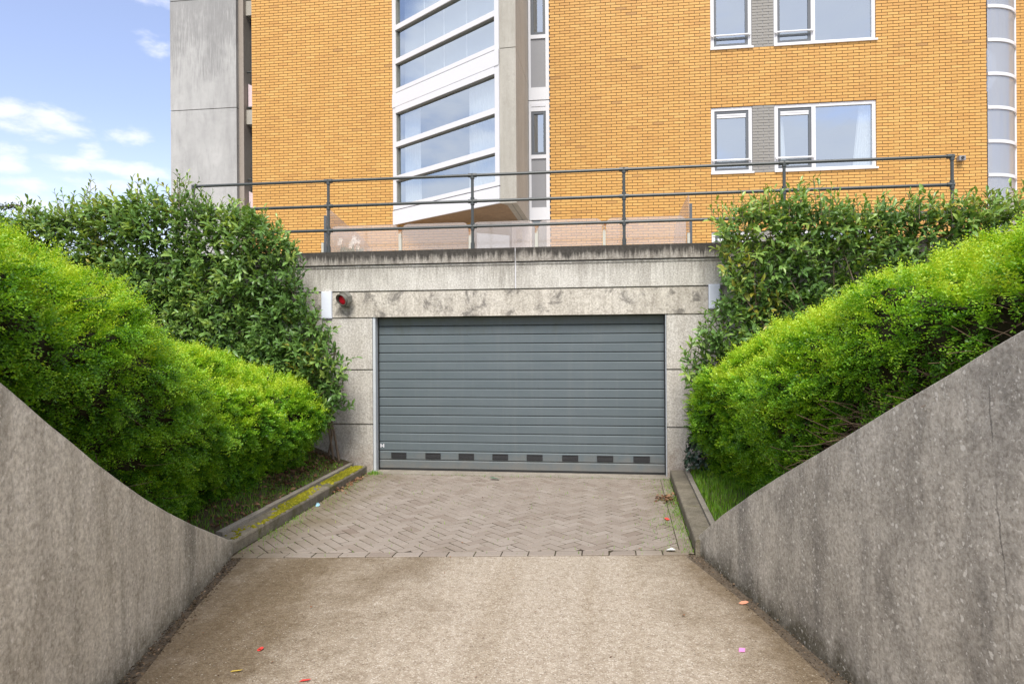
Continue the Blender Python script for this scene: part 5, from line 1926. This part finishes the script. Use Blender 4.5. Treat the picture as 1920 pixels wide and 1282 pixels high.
scrap('paper_scrap', 'crumpled white paper at the front right corner of the paving', 'paper scrap', 0.585, 6.50, [(-.04, -.02), (.03, -.025), (.05, .01), (.01, .03), (-.04, .02)], 'paper_white', 0.014, 0.02, group='paper scraps on the paving')
scrap('fallen_leaf', 'green leaf lying on the paving before the garage door', 'leaf', -1.568, 9.597, [(-.075, -.01), (-.03, .05), (.04, .04), (.09, 0), (.03, -.035), (-.03, -.04)], 'flower_leaf', 0.016, 0.03)
m = MB()
for q in range(6):
    a = q * 1.05
    m.add([(-3.42 + .03 * math.cos(a), 7.832 + .03 * math.sin(a), 0.008), (-3.42 + .03 * math.cos(a + 1.2), 7.832 + .03 * math.sin(a + 1.2), 0.012 + .01 * (q % 2)), (-3.42 + .012 * math.cos(a + .5), 7.832 + .012 * math.sin(a + .5), 0.052)], [(0, 1, 2)])
tag(m.build('paper_scrap', M['paper_blue']), 'crumpled pale blue wrapper at the foot of the left kerb', 'paper scrap', 'paper scraps on the paving')

# flowers behind the balustrade
fp = thing('flower_pot', 'potted white flowers behind the glass at the left end of the terrace', 'flower pot', (-4.36, 11.5, 2.95))
m = MB()
m.tube([(-4.36, 11.5, 2.951), (-4.36, 11.5, 3.25)], [0.11, 0.15], 14)
m.build('pot', M['grey_panel'], fp)
n = 260
a = rng.random(n) * 6.28
dd = nrm(np.column_stack([np.cos(a) * .5, np.sin(a) * .5, np.ones(n)]))
V, F, T = leaf_bulk(np.tile([-4.36, 11.5, 3.25], (n, 1)) + rng.normal(0, .06, (n, 3)) * [1, 1, .3], dd, nrm(rng.normal(0, 1, (n, 3))), rng.uniform(.2, .42, n), np.full(n, .016), rng.random(n))
bulk('foliage', V, F, M['flower_leaf'], fp, T, 'stuff')
m = MB()
for q in range(13):
    cx, cy, cz = -4.36 + random.gauss(0, .10), 11.5 + random.gauss(0, .07), 3.70 + random.gauss(0, .045)
    for k in range(5):
        a = k * 1.257
        m.add([(cx, cy, cz), (cx + .034 * math.cos(a - .4), cy - .01, cz + .034 * math.sin(a - .4)), (cx + .045 * math.cos(a), cy - .015, cz + .045 * math.sin(a)), (cx + .034 * math.cos(a + .4), cy - .01, cz + .034 * math.sin(a + .4))], [(0, 1, 2, 3)])
m.build('blossom', M['petal'], fp)

# far tree whose branch tip shows at the left edge
tr = thing('tree', 'dark leafy tree far left whose branch tip reaches over the laurel', 'tree', (-25.5, 22.5, 0))
m = MB()
m.tube([(-25.5, 22.5, 0), (-25.4, 22.5, 2.5), (-25.5, 22.4, 5), (-25.6, 22.5, 8)], [.26, .2, .15, .05], 9)
br = [((-25.45, 22.45, 5.2), (-24.0, 22.3, 6.3), (-22.4, 22.1, 6.9), (-20.6, 22.0, 6.95)), ((-25.5, 22.5, 4.5), (-27, 23, 6), (-28.5, 23, 7)), ((-25.5, 22.5, 5.5), (-25.8, 24, 7), (-26, 25, 8)), ((-25.5, 22.5, 6), (-24.6, 22, 7.6), (-24.2, 21.6, 8.6)), ((-25.5, 22.5, 5), (-26, 21, 6.3), (-26.4, 20, 7))]
m.build('trunk', M['stem'], tr)
Bs = []
for b in br:
    m = MB()
    m.tube(b, [.07, .05, .03, .012][:len(b)], 6)
    m.build('limb', M['stem'], tr)
    for q in range(520):
        k = random.uniform(0.6, len(b) - 1.001)
        i = int(k)
        p = Vector(b[i]).lerp(Vector(b[i + 1]), k - i)
        sp = 0.08 + 0.5 * (1 - k / (len(b) - 1))
        Bs.append((p.x + random.gauss(0, sp), p.y + random.gauss(0, sp), p.z + abs(random.gauss(0, sp * .5)) - .05))
Bs = np.array(Bs)
n = len(Bs)
V, F, T = leaf_bulk(Bs, nrm(rng.normal(0, 1, (n, 3))), nrm(rng.normal(0, .6, (n, 3)) + np.array([0, 0, 1])), rng.uniform(.08, .16, n), rng.uniform(.04, .07, n), rng.random(n))
bulk('crown', V, F, M['tree_leaf'], tr, T, 'stuff')
